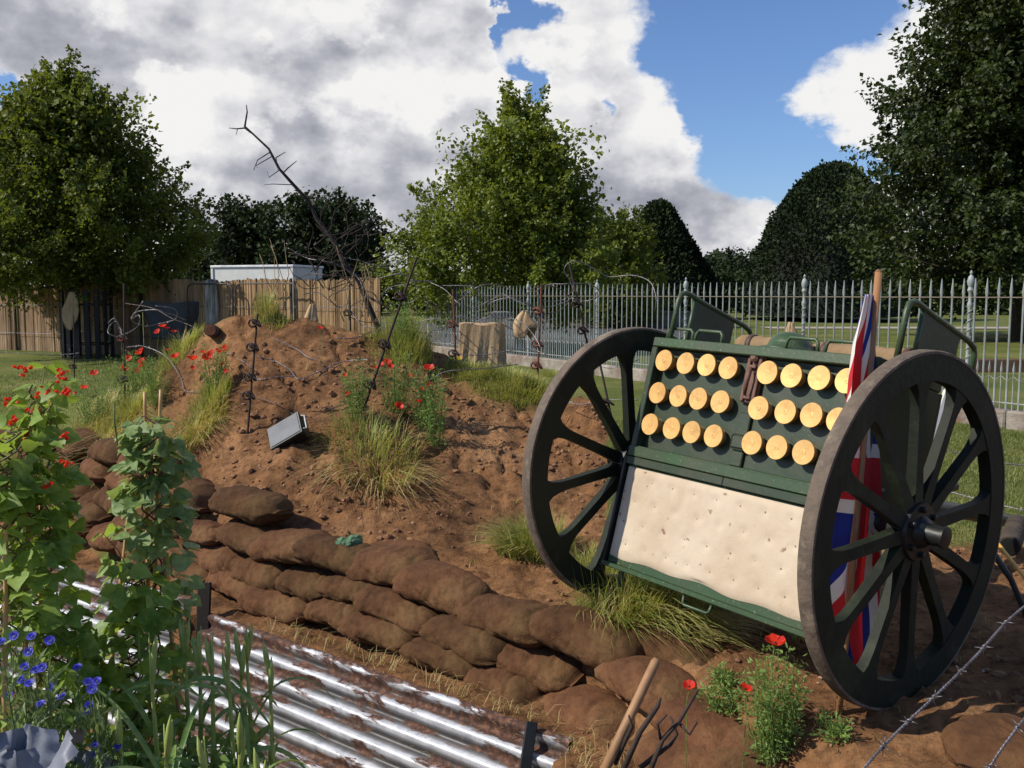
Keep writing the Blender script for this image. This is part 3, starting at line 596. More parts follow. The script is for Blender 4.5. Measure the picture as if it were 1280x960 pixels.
# ------------------------------------------------------------------ gun limber (wheels, chest, guard irons)
LC = np.array([1.091, 4.223, .706]); YAW = -.908; TILT = -.029
AX = np.array([math.cos(YAW)*math.cos(TILT), math.sin(YAW)*math.cos(TILT), math.sin(TILT)])   # towards the near wheel
NO = np.array([math.sin(YAW), -math.cos(YAW), 0.])                                             # towards the viewer's left
UP = -np.cross(NO, AX); UP = UP if UP[2] > 0 else -UP
TR, WR = 1.536, .706
def LP(a, n, u): return LC+AX*a+NO*n+UP*u
LR = np.stack([AX, NO, UP], 1)
m_green = gmat('olive_green_paint', lin(48,66,46), lin(38,54,38), 3, .5, .35, 40, .004, c3=lin(66,80,58))
m_green2 = gmat('bright_green_paint', lin(56,84,56), lin(46,70,48), 6, .38, .4, 90, .002, c3=lin(80,104,84))
def wornpaint(name, c1, c2, chip, rough=.45, sc=5, th=.64):
    m, nt, b, out = newmat(name); co = coords(nt); n1 = noise(nt, co, sc, 6, .65); base = ramp(nt, n1, [(.3, c1), (.7, c2)])
    dust = ramp(nt, noise(nt, co, 2.5, 6, .7), [(.45, (0,0,0)), (.75, (.5,.5,.5))]); base = mixc(nt, dust, base, lin(98,94,74))
    ch = ramp(nt, noise(nt, co, 70, 6, .75), [(th, (0,0,0)), (th+.02, (1,1,1))]); nt.links.new(mixc(nt, ch, base, chip), b.inputs['Base Color'])
    b.inputs['Roughness'].default_value = rough; b.inputs['Specular IOR Level'].default_value = .4; q = bump(nt, b, noise(nt, co, 40, 5, .65), .35, .003); bump(nt, b, ch, -.5, .002, q); return m
m_green = wornpaint('olive_green_paint', lin(46,62,42), lin(36,50,34), lin(104,110,92))
m_green2 = wornpaint('bright_green_paint', lin(58,82,52), lin(46,66,42), lin(126,134,110), .4, 5, .62)
m_wheel = gmat('worn_wheel_paint', lin(30,38,24), lin(22,28,18), 3, .65, .5, 30, .006, c3=lin(46,54,34), spec=.3, stretch=(1,1,1))
m_tyre = gmat('worn_iron_tyre', lin(118,102,86), lin(88,76,64), 7, .8, .8, 40, .006, c3=lin(134,120,102), metal=.0, stretch=(1,1,1))
m_dark = gmat('dark_iron', lin(46,48,46), lin(30,32,30), 8, .45, .4, 50, .003, metal=.4)
LB = empty('gun_limber', (LC[0], LC[1], 0)); tag(LB, 'green two wheeled gun limber with its ammunition chest open, standing on the bare soil', 'gun limber')
LB0 = np.array([LC[0], LC[1], 0.])
def lbuild(mb, name, mt, parent=None, smooth=False):
    """parts given in world coordinates, stored relative to the limber"""
    mb.v = [tuple(np.array(v)-LB0) for v in mb.v]; return mb.build(name, mt, parent if parent is not None else LB, smooth)
def wheel(a0, sgn, phase):
    def q(a, ang_, rr): return LP(a0+a, math.cos(ang_)*rr, math.sin(ang_)*rr)
    wr = MB(); n = 96; ri, ro = WR-.118, WR-.012; hw = .026      # felloe ring
    ring = []
    for k in range(n):
        t = 2*PI*k/n
        for a, r_ in ((-hw, ri), (-hw-.002, ro), (hw+.002, ro), (hw, ri)): ring.append(q(a, t, r_))
    wr.add(ring, [(4*k+j, 4*((k+1)%n)+j, 4*((k+1)%n)+(j+1)%4, 4*k+(j+1)%4) for k in range(n) for j in range(4)])
    w = lbuild(wr, 'wheel', m_wheel, smooth='auto')
    ty = MB(); ring = []
    for k in range(n):
        t = 2*PI*k/n
        for a, r_ in ((-hw-.004, ro-.002), (-hw-.003, WR-.004), (-.02, WR), (.02, WR), (hw+.003, WR-.004), (hw+.004, ro-.002)): ring.append(q(a, t, r_))
    ty.add(ring, [(6*k+j, 6*((k+1)%n)+j, 6*((k+1)%n)+(j+1)%6, 6*k+(j+1)%6) for k in range(n) for j in range(6)])
    lbuild(ty, 'tyre', m_tyre, w, smooth='auto')
    for k in range(12):                  # spokes: slim at the nave, spreading where they enter the felloe
        t = phase+2*PI*k/12; sec = []
        for f, wd, th in ((.10,.030,.024),(.25,.024,.021),(.45,.023,.019),(.50,.025,.019),(.555,.036,.021),(.60,.066,.024)):
            for sa, sb in ((-1,-1),(1,-1),(1,1),(-1,1)):
                c = q(sa*th, t, f); tan = -math.sin(t)*NO+math.cos(t)*UP; sec.append(c+tan*sb*wd)
        sp = MB().add(sec, [(4*i+j, 4*i+(j+1)%4, 4*i+4+(j+1)%4, 4*i+4+j) for i in range(5) for j in range(4)]+[(3,2,1,0),(20,21,22,23)])
        lbuild(sp, 'spoke', m_wheel, w, smooth='auto')
    hb = MB().lathe(LP(a0, 0, 0), AX*sgn, [(.065,-.10),(.075,-.05),(.115,-.045),(.118,-.02),(.118,.022),(.113,.036),(.065,.04),(.055,.06),(.042,.07),(.038,.125),(.043,.127),(.043,.137),(.02,.142)], 32)
    lbuild(hb, 'nave', m_dark, w, smooth='auto')
    for k in range(6):
        t = phase+PI/6+k*PI/3; hb = MB().lathe(LP(a0+sgn*.036, math.cos(t)*.09, math.sin(t)*.09), AX*sgn, [(.013,0),(.013,.018),(.008,.02)], 6); lbuild(hb, 'bolt', m_dark, w)
    return w
def face_ang(px, py, a0):
    d = ray(px, py); t = ((LP(a0, 0, 0)-C0)@AX)/(d@AX); p = C0+d*t-LP(a0, 0, 0); return math.atan2(p@UP, p@NO), math.hypot(p@UP, p@NO)
PH1 = face_ang(1036, 700, TR/2)[0]; PH2 = face_ang(685, 612, -TR/2)[0]
wheel(TR/2, 1, PH1); wheel(-TR/2, -1, PH2)
lbuild(MB().tube([LP(-TR/2, 0, 0), LP(TR/2, 0, 0)], .04, 12), 'axle', m_dark, smooth=True)
# chest: frame of reference on its open face. a along the axle, d down the face, o outwards
F0 = LP(0, .02, .667); _b = LP(0, .172, .1); DN = (_b-F0)/np.linalg.norm(_b-F0); OUT = np.cross(AX, DN); OUT = OUT if OUT@NO > 0 else -OUT
def FP(a, d, o=0.): return F0+AX*a+DN*d+OUT*o
FR = np.stack([AX, DN, OUT], 1)
A0, A1 = -.62, .60; AM = (A0+A1)/2; AW = A1-A0; DEP = .52
def fbox(mb, a0, a1, d0, d1, o0, o1, bev=0., m=0): return mb.box(FP((a0+a1)/2, (d0+d1)/2, (o0+o1)/2), (abs(a1-a0), abs(d1-d0), abs(o1-o0)), FR, m, bev)
mb = MB(); lbuild(fbox(mb, A0, A1, .0, .045, -DEP, .0, .004), 'chest_top', m_green2)
for a in (A0, A1-.035): lbuild(fbox(MB(), a, a+.035, .048, .60, -DEP, -.001, .003), 'chest_side', m_green)
lbuild(fbox(MB(), A0, A1, .048, .60, -DEP-.02, -DEP, .002), 'chest_back', m_green)
lbuild(fbox(MB(), A0+.037, A1-.037, .545, .60, -DEP, -.002, .003), 'chest_bottom', m_green2)
# honeycomb board with a real hole's lip behind every shell
lbuild(fbox(MB(), A0+.037, A1-.037, .048, .543, -.15, -.058), 'shell_board', m_green)
lbuild(fbox(MB(), -.045, .02, .30, .543, -.057, -.04, .004), 'divider', m_green)
lbuild(fbox(MB(), -.05, .035, .40, .47, -.039, -.022, .012), 'hasp_block', m_green)
lbuild(fbox(MB(), A0+.004, A1-.004, .552, .598, .001, .012, .003), 'lower_lip', m_green2)
mb = MB(); fbox(mb, A0, -.02, .602, .64, -.03, .008, .003); fbox(mb, -.017, A1, .602, .64, -.03, .010, .003); lbuild(mb, 'hinge_rail', m_green)
# rusty latch
m_rust = gmat('rusty_latch', lin(124,92,78), lin(90,66,56), 20, .7, .6, 60, .003, metal=.3)
lt = lbuild(fbox(MB(), -.055, .035, .035, .255, -.05, -.035, .004), 'latch', m_rust)
mb = MB(); fbox(mb, -.048, -.030, .04, .25, -.034, -.022, .003); fbox(mb, .012, .030, .04, .25, -.034, -.022, .003); mb.lathe(FP(-.01, .05, -.034), OUT, [(.022,0),(.022,.02),(.012,.03)], 16); fbox(mb, -.028, .010, .085, .10, -.034, -.012, .003); fbox(mb, -.028, .010, .225, .24, -.034, -.015, .003)
lbuild(mb, 'latch_plate', m_rust, lt, smooth='auto')
lbuild(MB().tube([FP(-.012, .10, -.01), FP(-.006, .13, .004), FP(-.008, .17, .006), FP(-.014, .22, -.008)], [.009,.012,.012,.008], 8), 'latch_handle', m_rust, lt, smooth=True)
# padded door hanging below
lbuild(fbox(MB(), A0+.005, A1, .642, 1.13, -.045, -.012, .004), 'door', m_green2)
lbuild(fbox(MB(), A0-.005, A1+.005, 1.128, 1.148, -.05, .022, .004), 'door_edge', m_green2)
m_pad, nt_, b, out = newmat('stained_canvas_pad'); co = coords(nt_)
n1 = noise(nt_, co, 3, 5, .6); c1 = ramp(nt_, n1, [(.3, lin(182,162,136)), (.6, lin(198,182,158))])
st = ramp(nt_, noise(nt_, co, 19, 4, .55, .3), [(.665, (0,0,0)), (.72, (.8,.8,.8))]); fa = ramp(nt_, noise(nt_, co, 2.2, 6, .7, .5), [(.5, (0,0,0)), (.75, (.45,.45,.45))]); c2 = mixc(nt_, fa, c1, lin(158,128,98)); c2 = mixc(nt_, st, c2, lin(124,84,64)); nt_.links.new(c2, b.inputs['Base Color']); b.inputs['Roughness'].default_value = .85
q = bump(nt_, b, noise(nt_, co, 9, 6, .6, .8), .3, .015); bump(nt_, b, noise(nt_, co, 220, 2, .5), .25, .0008, q)
mg, ng = 92, 46; pa0, pa1, pd0, pd1 = A0+.012, A1-.006, .652, 1.092; tufts = []
for j in range(4):
    for i in range(9): tufts.append((pa0+(i+.35+.35*(j%2))*(pa1-pa0)/9.2, pd0+.055+j*.105))
tf = np.array(tufts); U = np.linspace(0, 1, mg); T = np.linspace(0, 1, ng); vs = []
for t in T:
    for u in U:
        a = pa0+(pa1-pa0)*u; d = pd0+(pd1-pd0)*t; e = min(u, 1-u)*30; e2 = min(t, 1-t)*14; o = .009*min(1, e)**.5*min(1, e2)**.5
        q2 = ((tf[:, 0]-a)**2+(tf[:, 1]-d)**2)/(.019**2); o -= .0065*np.exp(-q2).max(); o += .0035*float(fbm(a*9, d*9, 3, 4))
        wob = .006*math.sin(u*23)*(t > .97)+.004*math.sin(u*11)*(t > .97); vs.append(FP(a, d+wob, -.010+o))
k0 = len(vs)
pad = MB().add(vs, [(j*mg+i, j*mg+i+1, (j+1)*mg+i+1, (j+1)*mg+i) for j in range(ng-1) for i in range(mg-1)])
pad = lbuild(pad, 'padding', m_pad, smooth=True); pad['label'] = 'cream canvas padding with buttoned dimples and rusty stains'
m_btn = gmat('leather_button', lin(150,126,104), None, 9, .8, .2)
for a, d in tufts:
    mb = MB().lathe(FP(a, d, -.009), OUT, [(.0065,-.002),(.006,.0015),(.003,.003)], 10); lbuild(mb, 'button', m_btn, pad, smooth=True)
# strips down the door's side, and lower grab handle
lbuild(fbox(MB(), A0-.012, A0+.003, .60, 1.13, -.05, .012, .002), 'door_side', m_dark)
def loop(mb, a0, a1, dbase, o, rise, r_=.008):
    mb.tube([FP(a0, dbase, o), FP(a0+.004, dbase-rise*.75, o), FP(a0+.018, dbase-rise, o), FP(a1-.018, dbase-rise, o), FP(a1-.004, dbase-rise*.75, o), FP(a1, dbase, o)], r_, 8)
mb = MB(); mb.tube([FP(-.10,1.145,.0), FP(-.096,1.185,.005), FP(-.085,1.195,.006), FP(.045,1.195,.006), FP(.056,1.185,.005), FP(.06,1.145,0)], .007, 8); lbuild(mb, 'grab_handle', m_green2, smooth=True)
for a0 in (-.60, -.42, -.0+.10, .32-.02): 
    mb = MB(); loop(mb, a0, a0+.165, .0, -.07, .062); lbuild(mb, 'grab_handle', m_green2, smooth=True)
# guard irons at both ends, each a bent tube with a plate
for a in (-.56, .64):
    g = MB(); g.tube([FP(a, .0, -.05), FP(a, -.20, -.05), FP(a, -.235, -.06), FP(a, -.25, -.09), FP(a, -.25, -.13), FP(a, -.235, -.24), FP(a, -.205, -.58), FP(a, -.19, -.64), FP(a, -.16, -.66), FP(a, .03, -.66)], .013, 10)
    g = lbuild(g, 'guard_iron', m_green2, smooth=True)
    lbuild(MB().tube([FP(a, .0, -.17), FP(a, -.23, -.17)], .010, 8), 'stay', m_green2, g, smooth=True)
    pl_ = MB(); c4 = [(-.235,-.18),(-.21,-.50),(.0,-.50),(.0,-.18)]; vs = [FP(a+s_*.004, d, o) for s_ in (-1, 1) for d, o in c4]; pl_.add(vs, [(0,1,2,3),(7,6,5,4),(0,4,5,1),(1,5,6,2),(2,6,7,3),(3,7,4,0)])
    lbuild(pl_, 'side_plate', m_green, g)
# frame under the chest and the pole running away to the back
for a in (-.42, .40): lbuild(MB().box((FP(a, .62, -.28)+LP(a, 0, .0))/2, (.07, .30, .10), FR, bev=.006), 'bracket', m_dark)
lbuild(MB().box(LP(0, 0, .07), (TR-.3, .12, .12), LR, bev=.01), 'axle_bed', m_green)
lbuild(MB().tube([LP(0, .1, .05), LP(0, -.8, -.12), LP(0.02, -2.0, -.38), LP(.02, -2.7, -.55)], [.055,.05,.045,.04], 12), 'draught_pole', m_green, smooth=True)
for a in (-.5, .5): lbuild(MB().box(LP(a*.8, -.30, -.02), (.06, .75, .08), LR, bev=.01), 'side_rail', m_green)
lbuild(MB().box(LP(0, -.62, .05), (1.2, .16, .035), LR, bev=.008), 'footboard', m_green)
lbuild(MB().tube([LP(-.56, .20, -.26), LP(-.66, .16, -.55), LP(-.70, .14, -.69)], [.016,.014,.014], 8), 'prop_leg', gmat('grey_green_iron', lin(100,116,104), lin(72,86,76), 6, .6, .3), smooth=True)
lbuild(MB().tube([LP(.62, -.9, -.20), LP(.66, -1.15, -.45), LP(.7, -1.3, -.69)], [.016,.014,.014], 8), 'prop_leg', gmat('grey_iron_dull', lin(70,76,76), lin(50,54,54), 6, .6, .3), smooth=True)
# ------------------------------------------------------------------ shells in the chest (each can be drawn out)
m_brass, nt_, b, out = newmat('tarnished_brass'); co = coords(nt_); n1 = noise(nt_, co, 11, 8, .72, .0); oi = nt_.nodes.new('ShaderNodeObjectInfo')
c1 = ramp(nt_, n1, [(.25, lin(206,152,84)), (.5, lin(226,180,110)), (.72, lin(190,138,78))]); hs = nt_.nodes.new('ShaderNodeHueSaturation'); mr = nd(nt_, 'ShaderNodeMapRange'); nt_.links.new(oi.outputs['Random'], mr.inputs[0]); mr.inputs[3].default_value = .88; mr.inputs[4].default_value = 1.08
nt_.links.new(mr.outputs[0], hs.inputs['Value']); nt_.links.new(c1, hs.inputs['Color']); nt_.links.new(hs.outputs[0], b.inputs['Base Color'])
b.inputs['Metallic'].default_value = .5; b.inputs['Roughness'].default_value = .4; bump(nt_, b, noise(nt_, co, 60, 3, .6), .12, .002)
def shell():
    mb = MB(); mb.lathe((0,0,0), (0,0,1), [(.038,-.11),(.038,-.009),(.053,-.008),(.0535,-.002),(.052,.0015),(.022,.0004),(.012,.0)], 36)
    o = mb.build('brass_shell', m_brass, smooth='auto'); p_ = MB().lathe((0,0,0), (0,0,1), [(.0115,-.004),(.0115,.0012),(.004,.0014),(.0035,-.0005)], 16).build('primer', m_brass, o, smooth='auto'); return o, p_
s0_, pr_ = shell(); cols = [[-.528,-.394,-.266,-.140],[.078,.210,.342,.470]]; rows = [.112,.272,.430]; first = True
RM = Matrix(((AX[0], -DN[0], OUT[0]), (AX[1], -DN[1], OUT[1]), (AX[2], -DN[2], OUT[2])))
for ri, d in enumerate(rows):
    for hi_, cc in enumerate(cols):
        for ci, a in enumerate(cc):
            if first: o = s0_; first = False
            else:
                o = s0_.copy(); C.objects.link(o); q = pr_.copy(); C.objects.link(q); q.parent = o
            dd_ = rnd.uniform(-.003, .003); o.location = V(FP(a+rnd.uniform(-.003, .003), d+dd_, -.008+rnd.uniform(-.004, .004))); o.rotation_euler = (RM @ Matrix.Rotation(rnd.uniform(0, 6), 3, 'Z')).to_euler()
            rn = ['top', 'middle', 'bottom'][ri]; cn = ['first', 'second', 'third', 'fourth'][ci]
            tag(o, f'round brass shell base, {cn} from left in the {rn} row {"left" if hi_ == 0 else "right"} of the latch', 'shell', 'brass shells in the open chest')
# ------------------------------------------------------------------ things on top of the chest
m_canvas = gmat('khaki_canvas', lin(150,124,90), lin(124,100,70), 8, .9, .6, 70, .003)
m_strap = gmat('leather_strap', lin(84,58,46), None, 9, .6, .3)
for a0, a1, o_, lb in ((-.34, .02, -.30, 'khaki canvas roll strapped on the chest top, left of the green helmet'), (.06, .62, -.33, 'long khaki canvas roll with leather straps on the chest top, right of the green helmet')):
    c0 = FP(a0, -.05, o_); t = empty('canvas_roll', c0); tag(t, lb, 'canvas roll', 'canvas rolls on the chest'); mb = MB(); n = 14; pts = [FP(a0+(a1-a0)*k/n, -.05, o_)-c0 for k in range(n+1)]
    mb.tube(pts, [.035]+[.05+.004*math.sin(k*2.1) for k in range(n-1)]+[.035], 18); mb.build('roll', m_canvas, t, smooth=True)
    for f in ((.25, .75) if a1-a0 < .4 else (.15, .5, .85)):
        c = FP(a0+(a1-a0)*f, -.05, o_)-c0; MB().lathe(c, AX, [(.053,-.014),(.0565,-.012),(.0565,.012),(.053,.014)], 20).build('strap', m_strap, t, smooth=True)
hc = FP(.035, -.006, -.20); h = empty('steel_helmet', hc); tag(h, 'dark green steel helmet with a wide brim lying on the chest top', 'helmet')
UPF = -DN
MB().lathe((0,0,0), UPF, [(.150,.0),(.152,.006),(.135,.014),(.105,.022),(.10,.045),(.085,.075),(.055,.095),(.02,.103),(.001,.104)], 36).build('shell', m_green2, h, smooth=True)
# ------------------------------------------------------------------ flag on its pole between wheel and chest
m_pole = gmat('turned_wood', lin(172,126,84), lin(146,102,66), 10, .5, .2, 60, .001, stretch=(1,1,.1))
B_ = hit(1048, 893); rr_ = ray(1090, 432); _m = C0+rr_*(((FP(0, 0, .035)-C0)@OUT)/(rr_@OUT)); _k = 1.
for _i in range(400):
    T_ = B_+(_m-B_)*_k; _v = T_-C0; _py = 480-F*(_v[1]*sp+_v[2]*cp)/(_v[1]*cp-_v[2]*sp)
    if _py < 341: break
    _k += .002
# lean the pole between near wheel and chest
aB = (B_-LC)@AX; aT = (T_-LC)@AX; pass
fl = empty('flag_pole', B_); tag(fl, 'wooden pole with a furled union flag leaning between the near wheel and the chest', 'flag')
Bo = B_-B_; To = T_-B_; MB().tube([Bo-(To*.03), To*.25+np.array([.002,0,0]), To*.6, To], [.0135,.0135,.014,.0145], 12).build('pole', m_pole, fl, smooth=True)
MB().lathe(To, To, [(.0145,-.002),(.0145,.004),(.010,.008)], 12).build('pole_end', gmat('cut_wood', lin(150,100,62), None, 9, .8, .2), fl)
# union flag colours as a procedural pattern over the cloth's own uv
m_flag, nt, b, out = newmat('union_flag_cloth')
uvn = nt.nodes.new('ShaderNodeUVMap'); uvn.uv_map = 'UVMap'; sep = nt.nodes.new('ShaderNodeSeparateXYZ'); nt.links.new(uvn.outputs[0], sep.inputs[0])
class X_(E_):
    pass
def mop(o, *a):
    n = nt.nodes.new('ShaderNodeMath'); n.operation = o
    for i, x in enumerate(a):
        if isinstance(x, (int, float)): n.inputs[i].default_value = x
        else: nt.links.new(x, n.inputs[i])
    return n.outputs[0]
fu = mop('SUBTRACT', sep.outputs[0], .5); fv = mop('SUBTRACT', sep.outputs[1], .5); fu2 = mop('MULTIPLY', fu, 2.)     # 2:1 flag, fu2 in -1..1, fv in -.5...5
def below(x, k): return mop('LESS_THAN', x, k)
au, av = mop('ABSOLUTE', fu2), mop('ABSOLUTE', fv)
d1 = mop('ABSOLUTE', mop('SUBTRACT', mop('MULTIPLY', fu2, .447), mop('MULTIPLY', fv, .894))); d2 = mop('ABSOLUTE', mop('ADD', mop('MULTIPLY', fu2, .447), mop('MULTIPLY', fv, .894)))
red, white, blue = lin(196,40,44), lin(226,222,212), lin(38,48,128)
c = mixc(nt, below(mop('MINIMUM', d1, d2), .10), blue, white); c = mixc(nt, below(mop('MINIMUM', d1, d2), .036), c, red)
cr = mop('MINIMUM', au, av); c = mixc(nt, below(cr, .165), c, white); c = mixc(nt, below(cr, .10), c, red)
nt.links.new(c, b.inputs['Base Color']); b.inputs['Roughness'].default_value = .8
tr = nt.nodes.new('ShaderNodeBsdfTranslucent'); nt.links.new(c, tr.inputs[0]); ms = nt.nodes.new('ShaderNodeMixShader'); ms.inputs[0].default_value = .25; nt.links.new(b.outputs[0], ms.inputs[1]); nt.links.new(tr.outputs[0], ms.inputs[2]); nt.links.new(ms.outputs[0], out.inputs[0])
# outline of the hanging cloth: (py, left px, right px)
OL = [(368,1080,1092),(400,1073,1091),(430,1065,1090),(470,1060,1090),(520,1056,1092),(560,1056,1094),(600,1049,1097),(640,1042,1100),(690,1034,1099),(735,1029,1098),(775,1034,1096),(810,1046,1092),(840,1058,1084),(858,1066,1078)]
pyv = [q[0] for q in OL]; NV_, NU_ = 90, 64; vs = []; uv = []
pol = lambda py: B_+(T_-B_)*np.clip((893-py)/(893-341), 0, 1)
for j in range(NV_+1):
    py = 368+(858-368)*j/NV_; l = np.interp(py, pyv, [q[1] for q in OL]); r_ = np.interp(py, pyv, [q[2] for q in OL]); pc = pol(py); yd = pc[1]
    for i in range(NU_+1):
        u = i/NU_; px = l+(r_-l)*(u+.09*math.sin(u*2*PI*3+j*.05)*math.sin(u*PI)); rr_ = ray(px, py); p_ = C0+rr_*(((pc-C0)@AX-.01)/(rr_@AX)); fold = math.sin(u*2*PI*3+1.1+j*.03)*.022+math.sin(u*2*PI*7+j*.06)*.006
        wz = min(1, (r_-l)/30.); p_ = p_+AX*(fold*wz*.7); vs.append(p_-B_); uv.append((.06+.30*(j/NV_)+.62*(j/NV_)*1.05*.98, .1+.8*u+.12*math.sin(j*.08)))
fm = MB().add(vs, [(j*(NU_+1)+i, j*(NU_+1)+i+1, (j+1)*(NU_+1)+i+1, (j+1)*(NU_+1)+i) for j in range(NV_) for i in range(NU_)]).build('flag_cloth', m_flag, fl, smooth=True)
ul = fm.data.uv_layers.new(name='UVMap'); li = np.zeros(len(fm.data.loops), np.int32); fm.data.loops.foreach_get('vertex_index', li); ul.data.foreach_set('uv', np.array(uv, np.float32)[li].ravel())
# ------------------------------------------------------------------ sandbags
m_bag, nt_, b, out = newmat('damp_hessian'); co = coords(nt_)
n1 = noise(nt_, co, 3.2, 5, .6); oi = nt_.nodes.new('ShaderNodeObjectInfo')
c1 = ramp(nt_, n1, [(.3, lin(76,51,35)), (.5, lin(104,72,48)), (.7, lin(114,88,58))]); hs = nt_.nodes.new('ShaderNodeHueSaturation'); mr = nd(nt_, 'ShaderNodeMapRange'); nt_.links.new(oi.outputs['Random'], mr.inputs[0]); mr.inputs[3].default_value = .72; mr.inputs[4].default_value = 1.2
nt_.links.new(mr.outputs[0], hs.inputs['Value']); mr2 = nd(nt_, 'ShaderNodeMapRange'); nt_.links.new(oi.outputs['Random'], mr2.inputs[0]); mr2.inputs[3].default_value = .506; mr2.inputs[4].default_value = .496; nt_.links.new(mr2.outputs[0], hs.inputs['Hue'])
nt_.links.new(c1, hs.inputs['Color']); c2 = mixc(nt_, 1., hs.outputs[0], ramp(nt_, noise(nt_, co, 40, 4, .7), [(.3, (.75,.73,.7)), (.6, (1.05,1.05,1.05))]), 'MULTIPLY'); nt_.links.new(c2, b.inputs['Base Color']); b.inputs['Roughness'].default_value = .92; b.inputs['Specular IOR Level'].default_value = .2
def weave(nt_, co, sc):
    o = []
    for d in 'XY':
        w = nd(nt_, 'ShaderNodeTexWave', bands_direction=d, Scale=sc, Distortion=1.5, Detail=1.); nt_.links.new(co, w.inputs['Vector']); o.append(w.outputs['Fac'])
    a = nd(nt_, 'ShaderNodeMath', operation='ADD'); nt_.links.new(o[0], a.inputs[0]); nt_.links.new(o[1], a.inputs[1]); return a.outputs[0]
q = bump(nt_, b, noise(nt_, coords(nt_, (1,.35,1)), 18, 5, .6, 1.2), .75, .012); wv = weave(nt_, co, 74); bump(nt_, b, wv, .6, .002, q); c3_ = mixc(nt_, .3, c2, ramp(nt_, wv, [(.2, (.55,.53,.5)), (.9, (1.15,1.12,1.05))]), 'MULTIPLY'); nt_.links.new(c3_, b.inputs['Base Color'])
def bag(p, L_, H_, W_, tang, roll, seed, tie=True):
    m_, n = 60, 44; r = np.random.default_rng(seed); U, A = np.meshgrid(np.linspace(-1, 1, m_), np.linspace(0, 2*PI, n, endpoint=False)); s1 = seed*3.17
    e1, e2 = r.uniform(3., 5.5), r.uniform(3., 5.5); ex = np.where(U < 0, e1, e2)
    Ue = np.clip(np.abs(U)/.945, 0, 1); hf = np.maximum(np.maximum(1-Ue**ex, 0)**.6, .07); wf = (1-.30*Ue**5+.05*(np.abs(U) > .95))*(1+.06*np.sin(U*3+s1))
    ca, sa = np.cos(A), np.sin(A); cy = np.sign(ca)*np.abs(ca)**.82; cz = np.sign(sa)*np.abs(sa)**.9
    gather = np.sin(A*9+s1+U*2)*.018*np.abs(U)**4*hf**.3+np.sin(A*17+s1)*.004*np.abs(U)**3*hf**.3
    ny_ = fbm(U*2.1+s1, ca*1.6+sa*.7+s1, 4, seed)*.042+np.minimum(0, np.abs(np.sin(U*2.2+sa*1.6+s1))-.16)*.07*hf+fbm(U*7+s1, A*2.2*0+ca*4+sa*5, 3, seed+9)*.022
    k_ = 1+(gather+ny_)/(W_*.5); bx = U*L_/2*(1+.015*np.sin(A*2+s1)); by = cy*W_/2*wf*k_*(.35+.65*hf**.35); bz = cz*(H_/2)*hf*(1+ny_/(H_*.6))*np.where(sa < 0, .8, 1.1)+np.where(np.abs(U) > .93, .003*sa, 0)+.004*sa
    bz = bz-(U**2)*H_*.16*r.uniform(-.3, 1.3)+np.sin(U*2.4+s1)*H_*.07; by = by+np.sin(U*1.9+s1*2)*.018
    vv = np.stack([bx, by, bz], -1).reshape(-1, 3); i = np.arange(m_*n).reshape(n, m_); f = np.stack([i, np.roll(i, -1, 0)], 0)
    fs = np.stack([f[0][:, :-1], f[0][:, 1:], f[1][:, 1:], f[1][:, :-1]], -1).reshape(-1, 4)
    cap = []                                   # the flat sewn ends
    for col in (0, m_-1):
        for q in range(n//2-1): c4 = [i[q, col], i[q+1, col], i[n-2-q, col], i[n-1-q, col]]; cap.append(c4 if col else c4[::-1])
    fs = np.concatenate([fs, np.array(cap)])
    X_ = np.array(tang, float); X_ /= np.linalg.norm(X_); Z_ = np.array([0, 0, 1.]); Y_ = unit(np.cross(Z_, X_)); Z_ = np.cross(X_, Y_)
    c_, s_ = math.cos(roll), math.sin(roll); Y2 = Y_*c_+Z_*s_; Z2 = Z_*c_-Y_*s_
    vv = vv[:, 0:1]*X_+vv[:, 1:2]*Y2+vv[:, 2:3]*Z2
    return npmesh('sandbag', vv+np.array(p), fs, m_bag, smooth=True, loc=p)
def wall_hit(px, py, off):               # line of sight meets the upright surface set off from the sandbag line
    r_ = ray(px, py); ys = np.arange(1.6, 14, .01); sd = wall_sd(r_[0]*ys, ys); k = np.where(sd > off)[0]; return C0+r_*ys[k[0]]
def wall_tan(p):
    i = np.argmin([np.hypot(*(((WL[j]+WL[j+1])/2)-p[:2])) for j in range(len(WL)-1)]); d = WL[i]-WL[i+1]; return np.array([d[0], d[1], 0])/np.hypot(*d)
BAGS = dict(
 top=[(298,637,128,52,.14,0),(270,617,90,34,.45,0),(300,678,92,44,.10,.15),(350,688,108,50,.10,.1),(408,700,108,48,.12,.15),(470,716,112,56,.14,.25),(540,742,116,60,.15,.2),(624,781,124,70,.16,.15),(723,806,150,84,.14,.1)],
 back=[(378,672,90,24,.42,.1),(605,742,90,34,.5,.3),(480,700,90,30,.42,.2),(820,826,120,66,.36,.25),(896,873,76,46,.40,.3)],
 middle=[(240,669,50,30,.07,0),(256,699,66,40,.07,.2),(292,714,54,40,.07,.4),(322,722,64,44,.07,.3),(376,733,66,40,.07,.1),(428,742,80,42,.07,.2),(490,768,104,52,.07,.3),(574,804,112,60,.07,.3),(656,842,104,64,.07,.3),(780,866,146,74,.07,.15)],
 bottom=[(238,716,40,30,.0,0),(280,734,72,42,.0,.2),(340,758,86,46,.0,.2),(408,771,76,44,.0,.1),(466,793,98,50,.0,.2),(545,829,104,60,.0,.35),(620,862,88,62,.0,.35),(716,902,124,66,.0,.2)],
 end=[(885,922,160,100,.2,.25),(850,960,150,90,.02,.2),(930,968,120,70,.35,.3)])
k = 0; groups = {c: [] for c in BAGS}
